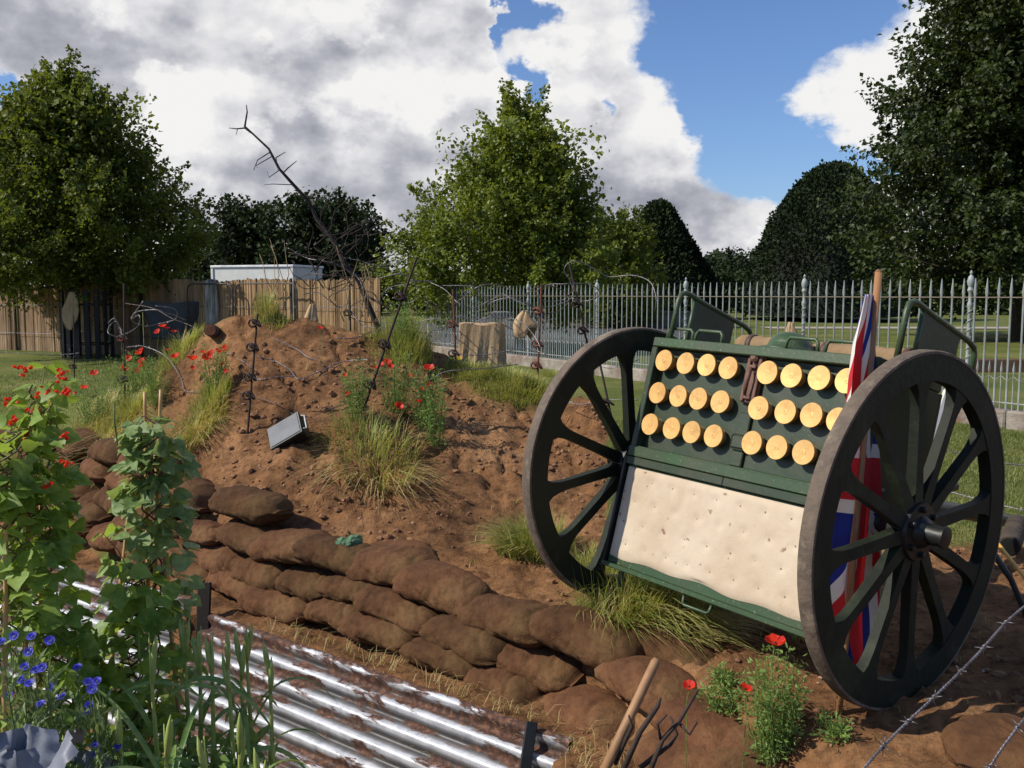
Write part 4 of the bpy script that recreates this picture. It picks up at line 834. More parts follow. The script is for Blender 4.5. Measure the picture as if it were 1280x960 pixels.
for course, lst in BAGS.items():
    for (cx, cy, w, h, off, slope) in lst:
        p = wall_hit(cx, cy, off); tg_ = wall_tan(p); pr_ = abs(tg_[0]-tg_[1]*(cx-640)/F); sc = p[1]/F
        L_ = min(w*sc/max(pr_, .5)*.98, .60); H_ = min(max(h*sc*.80, .13), .165 if course in ('middle','bottom') else .19); W_ = .31 if course != 'end' else .5
        if course == 'back': W_ = .28
        t3 = np.array([tg_[0], tg_[1], -slope*.25]); k += 1; p = p+np.array([tg_[1], -tg_[0], 0])*-(.0)
        nj = rnd.uniform(-.035, .03); yj = rnd.uniform(-.14, .14); t3 = np.array([t3[0]*math.cos(yj)-t3[1]*math.sin(yj), t3[0]*math.sin(yj)+t3[1]*math.cos(yj), t3[2]+rnd.uniform(-.05,.05)])
        o = bag(p+np.array([-tg_[1], tg_[0], 0])*(.10+nj), L_, H_, W_, t3, rnd.uniform(-.12, .2), k); groups[course].append((cx, o))
G_ = 'sandbags of the low wall'
for course, ph in (('top', '{} sandbag along the top course of the low wall'), ('back', '{} half hidden sandbag lying behind the top course of the low wall'), ('middle', '{} sandbag along the middle course of the low wall'), ('bottom', '{} sandbag along the bottom course, above the corrugated iron'), ('end', '{} large slumped sandbag at the low wall\'s near end')):
    for _, o in groups[course]: tag(o, None, 'sandbag', G_)
    ordinals([(c, o) for c, o in groups[course]], ph)
left = {}
for ci in range(6):                      # the taller stretch behind the beans
    px = -30+(ci%2)*14; left[ci] = []
    while px < 232-ci*1:
        top = np.interp(px, [-40, 20, 100, 180, 235], [548, 552, 560, 590, 640]); hgt = 23*np.interp(px, [0, 235], [1., 1.25]); cy = top+ci*hgt
        lim = np.interp(px, [-40, 60, 150, 235], [668, 676, 700, 735])
        if cy > lim: px += 44; continue
        w = rnd.uniform(40, 56)*np.interp(px, [0, 235], [.95, 1.2]); p = wall_hit(px, cy, .16-.035*ci); tg_ = wall_tan(p); k += 1
        L_ = min(.62, w*p[1]/F/max(.5, abs(tg_[0]-tg_[1]*(px-640)/F))*1.1)
        o = bag(p+np.array([-tg_[1], tg_[0], 0])*.12, L_, hgt*p[1]/F*1.25, .36, np.array([tg_[0], tg_[1], rnd.uniform(-.1, .1)]), rnd.uniform(-.15, .2), k); tag(o, None, 'sandbag', 'sandbags of the tall stretch behind the beans'); left[ci].append((px, o)); px += w*.86
for ci, lst in left.items():
    if lst: ordinals(lst, '{} sandbag in the '+['top','second','third','fourth','fifth','lowest'][ci]+' course of the tall stretch behind the bean plants')
for (cx, cy, d_, L_, H_, tgx, ph) in ((1275, 948, 3.0, .42, .16, (.8,.6,.0), 'brown sandbag lying on the soil in the bottom right corner'),):
    p = P(cx, cy, d_); k += 1; o = bag(p, L_, H_, .4, tgx, .1, k); tag(o, ph, 'sandbag')
gs = bag(P(432, 679, 5.35), .17, .05, .14, (1,-.3,0), .1, 991); gs.name = 'green_cloth'; gs.data.materials[0] = gmat('green_cloth', lin(92,122,88), lin(70,98,70), 6, .9, .3, 50, .003); tag(gs, 'small green scrap of cloth sticking out behind the sandbags', 'cloth')
# ------------------------------------------------------------------ corrugated iron
m_cor, nt_, b, out = newmat('rusty_galvanised_iron'); co = coords(nt_)
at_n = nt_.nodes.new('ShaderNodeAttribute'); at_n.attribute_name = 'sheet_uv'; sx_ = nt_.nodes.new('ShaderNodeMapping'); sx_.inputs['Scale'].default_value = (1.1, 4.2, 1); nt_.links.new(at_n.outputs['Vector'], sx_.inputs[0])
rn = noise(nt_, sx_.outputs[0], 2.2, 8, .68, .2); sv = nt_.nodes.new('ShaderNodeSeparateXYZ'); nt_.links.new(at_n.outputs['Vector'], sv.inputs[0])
def mm(o, *a):
    n = nt_.nodes.new('ShaderNodeMath'); n.operation = o
    for i, x in enumerate(a):
        if isinstance(x, (int, float)): n.inputs[i].default_value = x
        else: nt_.links.new(x, n.inputs[i])
    return n.outputs[0]
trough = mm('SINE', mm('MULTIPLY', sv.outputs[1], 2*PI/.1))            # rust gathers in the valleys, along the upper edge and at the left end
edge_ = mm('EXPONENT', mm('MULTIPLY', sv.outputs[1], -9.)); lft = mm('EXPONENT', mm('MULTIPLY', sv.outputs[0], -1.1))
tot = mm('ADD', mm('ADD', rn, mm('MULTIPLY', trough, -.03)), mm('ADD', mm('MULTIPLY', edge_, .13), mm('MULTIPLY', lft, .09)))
rf_ = ramp(nt_, tot, [(.545, (0,0,0)), (.60, (1,1,1))])  # rust mask, spread wider so its patches also paint in the plants' shadows
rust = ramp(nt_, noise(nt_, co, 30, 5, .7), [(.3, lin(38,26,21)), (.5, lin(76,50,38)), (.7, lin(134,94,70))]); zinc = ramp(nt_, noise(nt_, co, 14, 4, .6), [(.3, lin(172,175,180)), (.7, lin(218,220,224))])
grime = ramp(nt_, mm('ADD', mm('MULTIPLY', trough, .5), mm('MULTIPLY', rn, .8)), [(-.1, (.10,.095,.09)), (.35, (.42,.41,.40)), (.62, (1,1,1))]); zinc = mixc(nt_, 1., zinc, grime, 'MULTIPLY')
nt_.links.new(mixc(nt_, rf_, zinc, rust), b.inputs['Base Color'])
for s_, a, b_ in (('Metallic', .25, .0), ('Roughness', .48, .85)):
    mr = nd(nt_, 'ShaderNodeMapRange'); nt_.links.new(rf_, mr.inputs[0]); mr.inputs[3].default_value = a; mr.inputs[4].default_value = b_; nt_.links.new(mr.outputs[0], b.inputs[s_])
bump(nt_, b, noise(nt_, co, 16, 5, .6), .25, .006)
def corr(pa, pb, depth, label, extra=0.):
    pa, pb = np.array(pa), np.array(pb); e = pb-pa; L_ = np.linalg.norm(e); e = e/L_; hz = unit(np.array([e[1], -e[0], 0.])); hz = hz if hz[1] < 0 else -hz
    dn = unit(np.array([0, 0, -1.])*math.sin(math.radians(58))+hz*math.cos(math.radians(58))); dn = unit(dn-e*(dn@e)); nr = np.cross(e, dn); nr = nr if nr[1] < 0 else -nr
    nu, nv = 90, int(depth/.1)*18; vs = []
    for sgn in (0, 1):
        for j in range(nv+1):
            v = depth*j/nv
            for i in range(nu+1):
                u = L_*i/nu; o = .020*math.sin(2*PI*v/.1)+.012*math.sin(u*1.7+v)-.0016*sgn+.004*math.sin(u*9+v*4)*(i < 3 or i > nu-3); vs.append(pa+e*(u+.004*math.sin(v*40)*(i in (0, nu)))+dn*v+nr*o)
    s_ = (nu+1)*(nv+1); fs = []
    for j in range(nv):
        for i in range(nu): q = j*(nu+1)+i; fs.append((q, q+1, q+nu+2, q+nu+1)); fs.append((s_+q, s_+q+nu+1, s_+q+nu+2, s_+q+1))
    for i in range(nu): fs.append((i, s_+i, s_+i+1, i+1))
    for j in range(nv):
        for i0 in (0, nu): q = j*(nu+1)+i0; fs.append((q, q+nu+1, s_+q+nu+1, s_+q))
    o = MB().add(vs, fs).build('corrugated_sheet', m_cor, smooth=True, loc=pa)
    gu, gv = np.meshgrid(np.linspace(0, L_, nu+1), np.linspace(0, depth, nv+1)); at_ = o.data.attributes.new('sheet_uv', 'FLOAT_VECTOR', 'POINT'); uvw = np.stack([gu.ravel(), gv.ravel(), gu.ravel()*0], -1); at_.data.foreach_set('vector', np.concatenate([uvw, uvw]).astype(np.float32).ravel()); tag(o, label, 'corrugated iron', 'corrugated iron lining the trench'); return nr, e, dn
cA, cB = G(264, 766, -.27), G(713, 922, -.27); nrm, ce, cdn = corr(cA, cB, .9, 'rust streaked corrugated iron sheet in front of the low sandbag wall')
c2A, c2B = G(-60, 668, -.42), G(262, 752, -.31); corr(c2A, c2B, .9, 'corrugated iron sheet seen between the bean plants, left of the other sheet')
def barpost(name, pt, pb, y, w, mt, label):
    a, b_ = P(*pt, y), P(*pb, y-.12); d = b_-a; L_ = np.linalg.norm(d); d /= L_; sx__ = unit(np.array([1, .1, 0])-d*d[0]); R_ = np.stack([sx__, np.cross(d, sx__), d], 1)
    o = MB().box((0,0,0), (w, w*.5, L_), R_, bev=.004).build(name, mt); o.location = V((a+b_)/2); tag(o, label, 'post')
barpost('steel_post', (665, 902), (652, 990), 3.92, .05, m_dark, 'flat dark steel post holding the right end of the corrugated iron')
barpost('timber_post', (256, 728), (252, 830), 5.45, .075, gmat('dark_timber', lin(48,38,30), lin(32,26,22), 6, .9, .5, 40, .004), 'dark timber post between the two corrugated iron sheets')
# ------------------------------------------------------------------ wooden handle, sticks, yellow rod
def rod(name, p0, p1, r_, mt, label, cat, bend=0., n=8, taper=1., r0=None):
    p0, p1 = np.array(p0), np.array(p1); pts = [p0+(p1-p0)*k/8+np.array([bend*math.sin(k*.9), 0, bend*math.sin(k*1.3)]) for k in range(9)]
    o = MB().tube(pts, [r_*(1-(1-taper)*k/8) for k in range(9)], n).build(name, mt, smooth='auto', loc=p0); tag(o, label, cat); return o
m_wood = gmat('worn_handle_wood', lin(168,128,88), lin(128,92,60), 12, .6, .4, 60, .002, stretch=(1,1,.2))
tl = empty('garden_tool', P(745, 985, 2.9)); tag(tl, 'long handled garden tool leaning on the sandbags, only its wooden handle showing', 'garden tool')
b0_ = P(745, 985, 2.9); t0_ = P(821, 824, 3.12)-b0_; MB().tube([(0,0,0), t0_*.5, t0_*.97, t0_], [.017,.0165,.0165,.012], 12).build('handle', m_wood, tl, smooth=True)
MB().tube([t0_*-.12, t0_*.04], [.021, .021], 12).build('socket', m_dark, tl, smooth=True)
m_root = gmat('dark_twig_bark', lin(70,54,44), lin(40,32,28), 20, .9, .6, 60, .003)
def branchy(name, chains, mt, label, cat, loc):
    mb = MB()
    for ch in chains:
        pts = [np.array(P(*q[:3])) for q in ch]; rr_ = [q[3] for q in ch]; mb.tube(pts, rr_, 6)
    o = mb.build(name, mt, smooth=True, loc=loc); tag(o, label, cat); return o
branchy('twig_bundle', [[(812,965,2.95,.010),(828,925,3.0,.009),(850,900,3.02,.008),(873,862,3.05,.004)],[(778,965,2.9,.010),(800,915,2.92,.009),(822,883,2.95,.008),(826,872,2.96,.004)],[(800,960,3,.009),(838,930,3.02,.008),(846,918,3.03,.006),(838,896,3.05,.004)],[(850,905,3.02,.006),(862,918,3.0,.005),(872,902,3.02,.003)],[(768,955,2.95,.009),(790,908,2.98,.007),(786,894,2.98,.003)],[(826,925,3.,.006),(822,905,3.,.005),(834,893,3.,.003)]], m_root, 'bundle of dark crooked sticks beside the wooden tool handle', 'sticks', P(812, 950, 2.95))
rod('yellow_rod', P(1240, 670, 4.9), P(1286, 728, 4.3), .009, gmat('yellow_paint', lin(206,158,60), lin(180,132,46), 9, .5, .1), 'thin yellow rod slanting down at the right edge behind the near wheel', 'rod')
lg = empty('log', P(1262, 682, 5.2)); tag(lg, 'thick dark log end lying on the grass edge behind the near wheel', 'log')
MB().lathe((0,0,0), (-.5,-.8,-.05), [(.055,-.5),(.062,-.2),(.06,.0),(.058,.02)], 18).build('trunk', m_bark, lg, smooth='auto'); MB().lathe((-.011,-.017,-.001), (-.5,-.8,-.05), [(.05,.0),(.048,.004)], 18).build('cut_end', m_dark, lg)
lg = empty('log', P(264, 413, 8.2)); tag(lg, 'short sawn log end sticking out of the mound\'s left shoulder', 'log')
MB().lathe((0,0,0), (.1,-1,.15), [(.05,-.3),(.058,-.1),(.056,.03)], 16).build('trunk', m_bark, lg, smooth='auto'); MB().lathe((.003,-.031,.004), (.1,-1,.15), [(.048,.0),(.045,.003)], 16).build('cut_end', gmat('cut_log', lin(112,70,44), lin(80,48,32), 20, .9, .4), lg)
barpost('white_stake', (1186, 488), (1150, 590), 5.1, .05, m_wht, 'white painted stake seen between the spokes of the near wheel')
# ------------------------------------------------------------------ flood lamp lying on the mound
fp_ = hit(357, 556)+np.array([0, 0, .10]); fd = empty('flood_lamp', fp_); tag(fd, 'small tilted flood lamp with a grey glass front lying on the mound', 'lamp')
NX = unit(np.array([.86, -.10, .50])); NZ = unit(np.array([-.34, -.72, .60])); NZ = unit(NZ-NX*(NZ@NX)); NY = np.cross(NZ, NX); RF = np.stack([NX, NY, NZ], 1)
MB().box(RF@np.array([0,0,-.055]), (.27,.19,.11), RF, bev=.012).build('housing', m_dark, fd); MB().box(RF@np.array([0,0,.006]), (.28,.20,.014), RF, bev=.006).build('frame', m_dark, fd)
MB().box(RF@np.array([0,0,.0155]), (.25,.17,.006), RF, bev=.001).build('glass', gmat('dusty_glass', lin(84,88,94), lin(112,114,118), 5, .55, .1, 30, .001, spec=.25), fd)
MB().tube([RF@np.array(q) for q in [(.13,-.06,.0),(.16,-.06,-.02),(.16,.06,-.02),(.13,.06,0)]], .006, 6).build('bracket', m_wht, fd, smooth=True)
# ------------------------------------------------------------------ hessian pieces
m_hess = gmat('pale_hessian', lin(190,164,126), lin(158,130,96), 5, .95, .8, 50, .006, stretch=(1,1,.5)); m_hess2 = gmat('dusty_hessian', lin(132,108,80), lin(98,78,56), 5, .95, .8, 50, .006)
def drape(px, py, w, h, y, label, seed, mt=None, name='hessian_rag'):
    r = np.random.default_rng(seed); c = P(px, py, y); m_, n = 26, 26; W_ = w*y/F; Hh = h*y/F; vs = []
    for j in range(n+1):
        for i in range(m_+1):
            a = 2*PI*i/m_; t = j/n; rad = W_*.5*(.18+.95*t**.7)*(1+.22*math.sin(a*3+seed)+.14*math.sin(a*7+t*3+seed))*(1-.3*(t > .8)*(t-.8)*4)
            vs.append((math.cos(a)*rad+.08*W_*math.sin(t*4+seed), math.sin(a)*rad*.45, Hh*(.5-t*(1-.25*math.sin(a*2+seed)))+.01*math.sin(a*5)))
    fs = [(j*(m_+1)+i, j*(m_+1)+i+1, (j+1)*(m_+1)+i+1, (j+1)*(m_+1)+i) for j in range(n) for i in range(m_)]+[tuple(range(m_))]
    o = MB().add(vs, fs).build(name, mt or m_hess, smooth=True); o.location = V(c); md = o.modifiers.new('t', 'SOLIDIFY'); md.thickness = .006; tag(o, label, 'hessian', 'hessian rags hung on the wire'); return o
drape(88, 384, 20, 38, 23.1, 'large hessian rag draped over the black tree guard', 1)
drape(389, 396, 16, 30, 8.9, 'hessian rag standing up on the mound\'s crest, left of the dead branch', 2)
drape(656, 403, 26, 28, 8.6, 'hessian rag caught on the rusty wire stake before the railings', 3)
drape(989, 414, 12, 20, 6.2, 'twisted hessian knot tied behind the chest, above the canvas roll', 4)
sk = empty('hessian_screen', hit(604, 470)); sk_l = np.array(sk.location); tag(sk, 'square box shape wrapped in creased hessian on the mound before the railings', 'hessian')
c = P(603, 436, 8.7)-sk_l; vs = []; n = 22
for j in range(n+1):
    for i in range(4*n):
        s_ = i/n; q, f = int(s_), s_-int(s_); cx_, cy_ = [(-1+2*f, -1), (1, -1+2*f), (1-2*f, 1), (-1, 1-2*f)][q]; t = j/n; kk = (abs(cx_)*abs(cy_))**4
        vs.append(c+np.array([cx_*.205*(1+.05*t), cy_*.15, .23-.48*t])+np.array([1, 1, 0])*0+np.array([cx_, cy_, 0])*(.007*math.sin(i*.75+t*2)+.006*math.sin(i*1.9+j*.3)-.02*kk)*(.3+t)+np.array([0, 0, .012*math.sin(i*.4)*(1-t)]))
fs = [(j*4*n+i, j*4*n+(i+1)%(4*n), (j+1)*4*n+(i+1)%(4*n), (j+1)*4*n+i) for j in range(n) for i in range(4*n)]+[tuple(range(4*n))[::-1]]
MB().add(vs, fs).build('cloth', m_hess, sk, smooth='auto')
for sx in (-1, 1): MB().tube([c+np.array([sx*.17, 0, -.6]), c+np.array([sx*.17, 0, .2])], .015, 6).build('stake', m_bark, sk)
# ------------------------------------------------------------------ dead branch and bramble tangle
m_dead = gmat('dead_bark', lin(62,50,44), lin(38,30,28), 12, .9, .7, 40, .005, c3=lin(90,74,60))
DB = 9.3
main = [(478,470,DB,.036),(472,408,DB,.032),(459,378,DB,.030),(449,352,DB,.027),(431,330,DB,.027),(414,296,DB,.024),(396,274,DB,.021),(386,252,DB,.020),(366,230,DB-.05,.017),(349,211,DB-.08,.014),(336,186,DB-.1,.012),(319,170,DB-.1,.010),(306,158,DB-.1,.011),(309,140,DB-.1,.007),(308,131,DB-.1,.004)]
tw = [[(306,160,DB-.1,.008),(296,161,DB-.12,.006),(286,160,DB-.14,.003)],[(306,160,DB-.1,.007),(312,165,DB-.05,.006),(320,170,DB,.003)],[(346,206,DB-.08,.007),(345,197,DB-.05,.006),(357,190,DB,.003)],[(354,216,DB-.05,.007),(360,210,DB,.006),(371,201,DB,.003)],[(355,217,DB,.005),(357,222,DB,.004),(360,224,DB,.002)],[(338,190,DB-.1,.006),(322,200,DB-.12,.005),(317,213,DB-.14,.003)],[(341,195,DB-.1,.005),(320,207,DB-.1,.004),(322,210,DB-.1,.002)],[(366,231,DB-.05,.005),(340,230,DB-.1,.004),(330,231,DB-.1,.002)],[(297,161,DB-.11,.004),(295,169,DB-.1,.002)],[(350,212,DB-.1,.005),(336,222,DB-.1,.004),(334,214,DB-.1,.002)],
      [(408,290,DB,.010),(420,262,DB+.1,.008),(436,248,DB+.1,.003)],[(400,275,DB,.008),(408,252,DB,.006),(418,238,DB,.003)],[(392,262,DB,.007),(396,250,DB,.005),(392,238,DB,.002)],[(430,320,DB,.012),(452,300,DB+.1,.008),(462,275,DB+.2,.003)],[(414,262,DB+.1,.005),(405,248,DB+.1,.002)],[(455,368,DB,.014),(480,382,DB-.1,.010),(500,398,DB-.1,.006),(512,402,DB-.1,.003)],[(437,335,DB,.012),(410,330,DB-.2,.008),(380,318,DB-.3,.005),(362,322,DB-.3,.003)]]
rb = random.Random(4)
for i in range(46):
    x0 = rb.uniform(385, 470); y0 = rb.uniform(285, 372); d = DB+rb.uniform(-.4, .3); a = rb.uniform(-2.8, -.2); ch = [(x0, y0, d, rb.uniform(.004, .008))]; l = rb.uniform(9, 20)
    for s_ in range(3): a += rb.uniform(-.6, .6); x0 += math.cos(a)*l; y0 += math.sin(a)*l*.8; ch.append((x0, y0, d+rb.uniform(-.1, .1), .005-.0012*s_))
    tw.append(ch)
branchy('dead_branch', [main]+tw, m_dead, 'bare dead branch leaning left high against the clouds, tangled twigs at its foot', 'branch', P(470, 415, DB))
m_stem = gmat('dry_stem', lin(168,146,108), lin(128,104,72), 12, .85, .3, 40, .002)
st = []
for i in range(16):
    x0 = rb.uniform(343, 365) if i < 6 else rb.uniform(430, 470); y0 = rb.uniform(385, 405); d = 9.; ch = [(x0, y0, d, .006)]
    for s_ in range(4): x0 += rb.uniform(-9, 8); y0 -= rb.uniform(10, 26); ch.append((x0, y0, d+rb.uniform(-.1, .1), .005-.001*s_))
    st.append(ch)
branchy('dry_stems', st, m_stem, 'pale dry bramble stems standing on the mound\'s crest round the dead branch', 'dry stems', P(440, 400, 9.))
# ------------------------------------------------------------------ screw pickets and barbed wire
m_pick = gmat('rusted_picket', lin(66,48,40), lin(38,30,28), 18, .75, .5, 60, .003, metal=.3)
m_pick2 = gmat('red_rusted_picket', lin(122,72,52), lin(78,48,40), 18, .8, .5, 60, .003, metal=.2)
def picket(top, bot, yt, yb, loops, r_, label, mt=None):
    h0 = hit(*bot)[1]; dy = yt-yb; yb = min(yb, h0+.02) if h0 < 9 else yb; yt = yb+min(dy, .15)
    a, b_ = P(*top, yt), P(*bot, yb); d = a-b_; L_ = np.linalg.norm(d); d /= L_; b2 = b_-d*.15; pts = []; u = unit(np.cross(d, [0,1,.1])); w = np.cross(d, u)
    tt = sorted(loops); N = 240
    for k in range(N+1):
        s_ = k/N; p = b2+(a-b2)*s_; off = np.zeros(3)
        for l in tt:
            x = (s_-l)/.028
            if abs(x) < 1: off = off+u*(.055*math.sin(PI*(x+1)/1.)*(1 if True else 0))*.6+w*.03*(1+math.cos(PI*x))/2; p = p+d*(.055*math.cos(PI*x)*.0)+d*(-.035*math.sin(PI*x))
        pts.append(p+off)
    o = MB().tube(pts, r_, 7).build('screw_picket', mt or m_pick, smooth=True, loc=b_)
    for l in tt:
        c = b2+(a-b2)*l+u*.03-b_; MB().tube([c+u*.03*math.cos(q)+d*.028*math.sin(q)+w*.01*math.sin(q/2) for q in np.linspace(-.5, 2*PI*.93, 16)], r_*.95, 6).build('loop', mt or m_pick, o, smooth=True)
    tag(o, label, 'wire stake', 'corkscrew wire stakes on the mound')
picket((322,392),(309,545), 8.0, 7.75, (.42,.55,.76,.93), .0085, 'black corkscrew stake standing on the mound above the flood lamp')
picket((521,322),(449,527), 8.2, 7.5, (.3,.52,.78), .010, 'tall slanting corkscrew stake in the middle of the mound')
picket((155,355),(156,505), 9.1, 8.8, (.30,.60), .009, 'corkscrew stake among poppies at the lawn\'s edge, left of the mound')
picket((437,352),(438,410), 9.2, 9.2, (.5,), .009, 'short stake with a ring close to the dead branch\'s foot')
picket((566,362),(570,455), 8.6, 8.4, (.3,.62), .009, 'red rusted stake left of the hessian wrapped box', m_pick2)
picket((677,355),(672,470), 8.4, 8.3, (.45,.75,.25), .010, 'red rusted stake right of the hessian wrapped box', m_pick2)
picket((712,330),(732,420), 8.6, 8.5, (.25,.55), .010, 'dark stake with a wire ring just above the far wheel')
picket((748,445),(764,520), 6.9, 6.8, (.42,), .008, 'short dark stake seen through the far wheel\'s spokes')
picket((92,395),(93,470), 12.0, 12.0, (.3,), .008, 'thin dark stake on the lawn before the tree guard')
m_barb = gmat('galvanised_barbed_wire', lin(150,146,148), lin(104,98,98), 30, .5, .3, 90, .001, metal=.75)
m_barb2 = gmat('dull_barbed_wire', lin(110,96,88), lin(70,58,54), 30, .5, .3, 90, .001, metal=.5)
def spline(ps, n=14):
    ps = [np.array(p, float) for p in ps]; q = [2*ps[0]-ps[1]]+ps+[2*ps[-1]-ps[-2]]; out_ = []
    for i in range(1, len(q)-2):
        for k in range(n):
            t = k/n; out_.append(.5*((2*q[i])+(-q[i-1]+q[i+1])*t+(2*q[i-1]-5*q[i]+4*q[i+1]-q[i+2])*t*t+(-q[i-1]+3*q[i]-3*q[i+1]+q[i+2])*t**3))
    return out_+[ps[-1]]
def barbed(pts, label, r_=.0022, gap=.12, bl=.018, parts=False, mt=None, seed=0, twist=True):
    r = random.Random(seed); c = spline([P(p[0], p[1], p[2] if parts else min(p[2], hit(p[0], p[1])[1]-.04)) for p in pts]); c = np.array(c); seg = np.r_[0, np.cumsum(np.linalg.norm(np.diff(c, axis=0), axis=1))]; L_ = seg[-1]
    step = .006 if parts else .02; s_ = np.arange(0, L_, step); fine = np.stack([np.interp(s_, seg, c[:, k]) for k in range(3)], -1); mb = MB(); base = fine[0]
    for ph in (0, PI):
        tw_ = [p+np.array([math.cos(x*(260 if parts else 120)+ph), 0, math.sin(x*(260 if parts else 120)+ph)])*r_*.9 for p, x in zip(fine, s_)]; mb.tube(tw_, r_, 5 if parts else 4)
    t = mb.build('barbed_wire', mt or m_barb, smooth=True, loc=base); tag(t, label, 'barbed wire', 'strands of barbed wire'); x = gap*r.uniform(.3, .7); bm_ = MB()
    while x < L_:
        i = min(int(x/step), len(fine)-2); p = fine[i]-base; d = unit(fine[i+1]-fine[i]); u = unit(np.cross(d, [r.uniform(-1, 1), r.uniform(-1, 1), r.uniform(-1, 1)])); w = np.cross(d, u); m2 = MB() if parts else bm_
        hx_ = [p+d*(k*.0028-.008)+(u*math.cos(k*1.1)+w*math.sin(k*1.1))*r_*2.1 for k in range(9)]
        if parts: m2.tube(hx_, r_*.75, 5)
        for sg, q in ((-1, u), (1, -u), (-1, w*.8+u*.4), (1, -w*.9)): m2.tube([p+d*sg*.004+q*r_, p+d*sg*.010+q*bl], [r_*.75, r_*.35], 4)
        if parts: m2.build('barb', mt or m_barb, t, smooth=True)
        x += gap*r.uniform(.85, 1.15)
    if not parts: bm_.build('barbs', mt or m_barb, t)
barbed([(1310,735,2.75),(1262,774,2.65),(1222,818,2.55),(1182,858,2.45),(1123,914,2.35),(1085,955,2.25),(1050,1000,2.2)], 'thick barbed wire strand crossing the bottom right corner close to the viewer', .0026, .125, .022, True, seed=2)
barbed([(1320,850,2.4),(1275,906,2.3),(1242,952,2.25),(1225,990,2.2)], 'short barbed wire strand at the very bottom right edge', .0026, .14, .022, True, seed=3)
Wd = [
 ([(135,404,9.2),(143,398,9.2),(150,410,9.2),(152,420,9.1),(146,421,9.1),(135,416,9.1),(138,406,9.2),(146,402,9.2),(152,418,9.2),(172,408,9.1),(174,394,9.1),(164,398,9.2),(180,375,9.2)], 'curled loops of wire on the corkscrew stake beside the poppies'),
 ([(155,379,9.1),(190,385,9.0),(215,398,8.9),(240,408,8.8),(255,420,8.7)], 'barbed wire running from the left stake down to the mound\'s shoulder'),
 ([(158,434,8.8),(180,433,8.6),(208,446,8.4),(226,472,8.1),(233,489,7.9),(262,489,7.8),(292,488,7.8)], 'barbed wire draped over the poppies on the mound\'s left flank'),
 ([(283,440,8.2),(310,456,8.1),(322,474,7.9),(345,471,7.8),(372,470,7.7)], 'faint wire strand between the mound\'s top and the first stake'),
 ([(322,445,8.0),(345,452,7.9),(362,462,7.8),(374,474,7.8),(395,466,7.8),(430,452,7.8),(462,449,7.7)], 'wavy barbed wire from the first stake to the slanting stake'),
 ([(345,424,8.3),(370,436,8.2),(388,448,8.1),(400,447,8.1)], 'short curled wire high on the mound between the stakes'),
 ([(420,422,8.6),(445,422,8.5),(475,410,8.4),(500,404,8.2)], 'barbed wire rising to the slanting stake below the dead branch'),
 ([(318,495,7.6),(345,505,7.5),(365,517,7.4),(390,521,7.3)], 'thin wire running down to the flood lamp'),
 ([(410,512,7.4),(432,504,7.4),(452,488,7.5),(462,478,7.5),(490,475,7.6),(512,482,7.6)], 'wire strand passing through the central grass tuft'),
 ([(524,412,8.2),(548,426,8.1),(566,440,8.0),(600,444,8.0),(640,438,8.0),(662,436,8.0),(685,444,7.9)], 'barbed wire from the slanting stake past the hessian wrapped box'),
 ([(537,475,7.8),(556,465,7.8),(580,462,7.8),(610,460,7.9),(650,455,8.0)], 'low wire strand over the grass left of the far wheel'),
 ([(536,352,9.),(556,362,8.8),(572,378,8.6),(590,385,8.6),(610,377,8.6),(628,367,8.6)], 'arched wire near the top of the railings, left part'),
 ([(628,367,8.6),(655,380,8.5),(680,384,8.5),(700,380,8.5),(716,370,8.5),(712,350,8.5),(705,338,8.5),(712,328,8.5),(728,328,8.5),(745,338,8.5),(762,346,8.5),(790,344,8.4),(812,352,8.3),(820,372,8.2),(818,392,8.2)], 'large barbed wire arch standing out above the railings near the far wheel'),
 ([(655,370,8.4),(668,360,8.4),(690,358,8.4),(704,364,8.4),(712,374,8.4),(700,388,8.4),(678,394,8.4)], 'wire loop round the right rusted stake'),
 ([(585,408,8.5),(600,400,8.4),(625,396,8.4),(650,402,8.3),(668,420,8.2),(676,436,8.1)], 'curved wire above the hessian wrapped box'),
 ([(430,322,9.1),(450,326,9.1),(470,332,9.1),(490,330,9.1),(508,324,9.)], 'wire strand crossing the dead branch\'s tangled foot'),
 ([(360,310,9.2),(382,322,9.2),(402,326,9.1),(420,330,9.1),(445,345,9.1),(455,362,9.0)], 'pale wire curling through the bramble stems'),
 ([(378,368,9.),(398,366,9.),(412,376,9.),(425,384,9.),(432,380,9.)], 'wire strand before the reed fence, left of the dead branch'),
 ([(440,392,8.9),(448,402,8.8),(456,408,8.8),(470,410,8.6)], 'short wire at the dead branch\'s base'),
 ([(530,370,8.6),(545,388,8.6),(570,410,8.5),(578,420,8.4)], 'straight wire slanting behind the crest weeds'),
 ([(690,490,7.4),(720,505,7.2),(760,500,7.0),(800,500,6.9)], 'low wire on the lawn seen through the far wheel'),
 ([(1170,558,6.2),(1210,570,6.1),(1245,578,6.0),(1290,582,5.9)], 'upper wire strand over the grass right of the near wheel'),
 ([(1170,610,5.8),(1215,622,5.6),(1262,634,5.4),(1300,642,5.3)], 'lower barbed strand over the grass right of the near wheel'),
 ([(0,440,13.),(40,442,13.),(80,443,13.),(100,441,13.)], 'thin low wire on the far lawn at the left edge'),
 ([(738,452,7.4),(760,460,7.3),(785,455,7.2),(800,448,7.1)], 'wire caught between the far wheel\'s upper spokes and the railings'),
]
rw = random.Random(12)
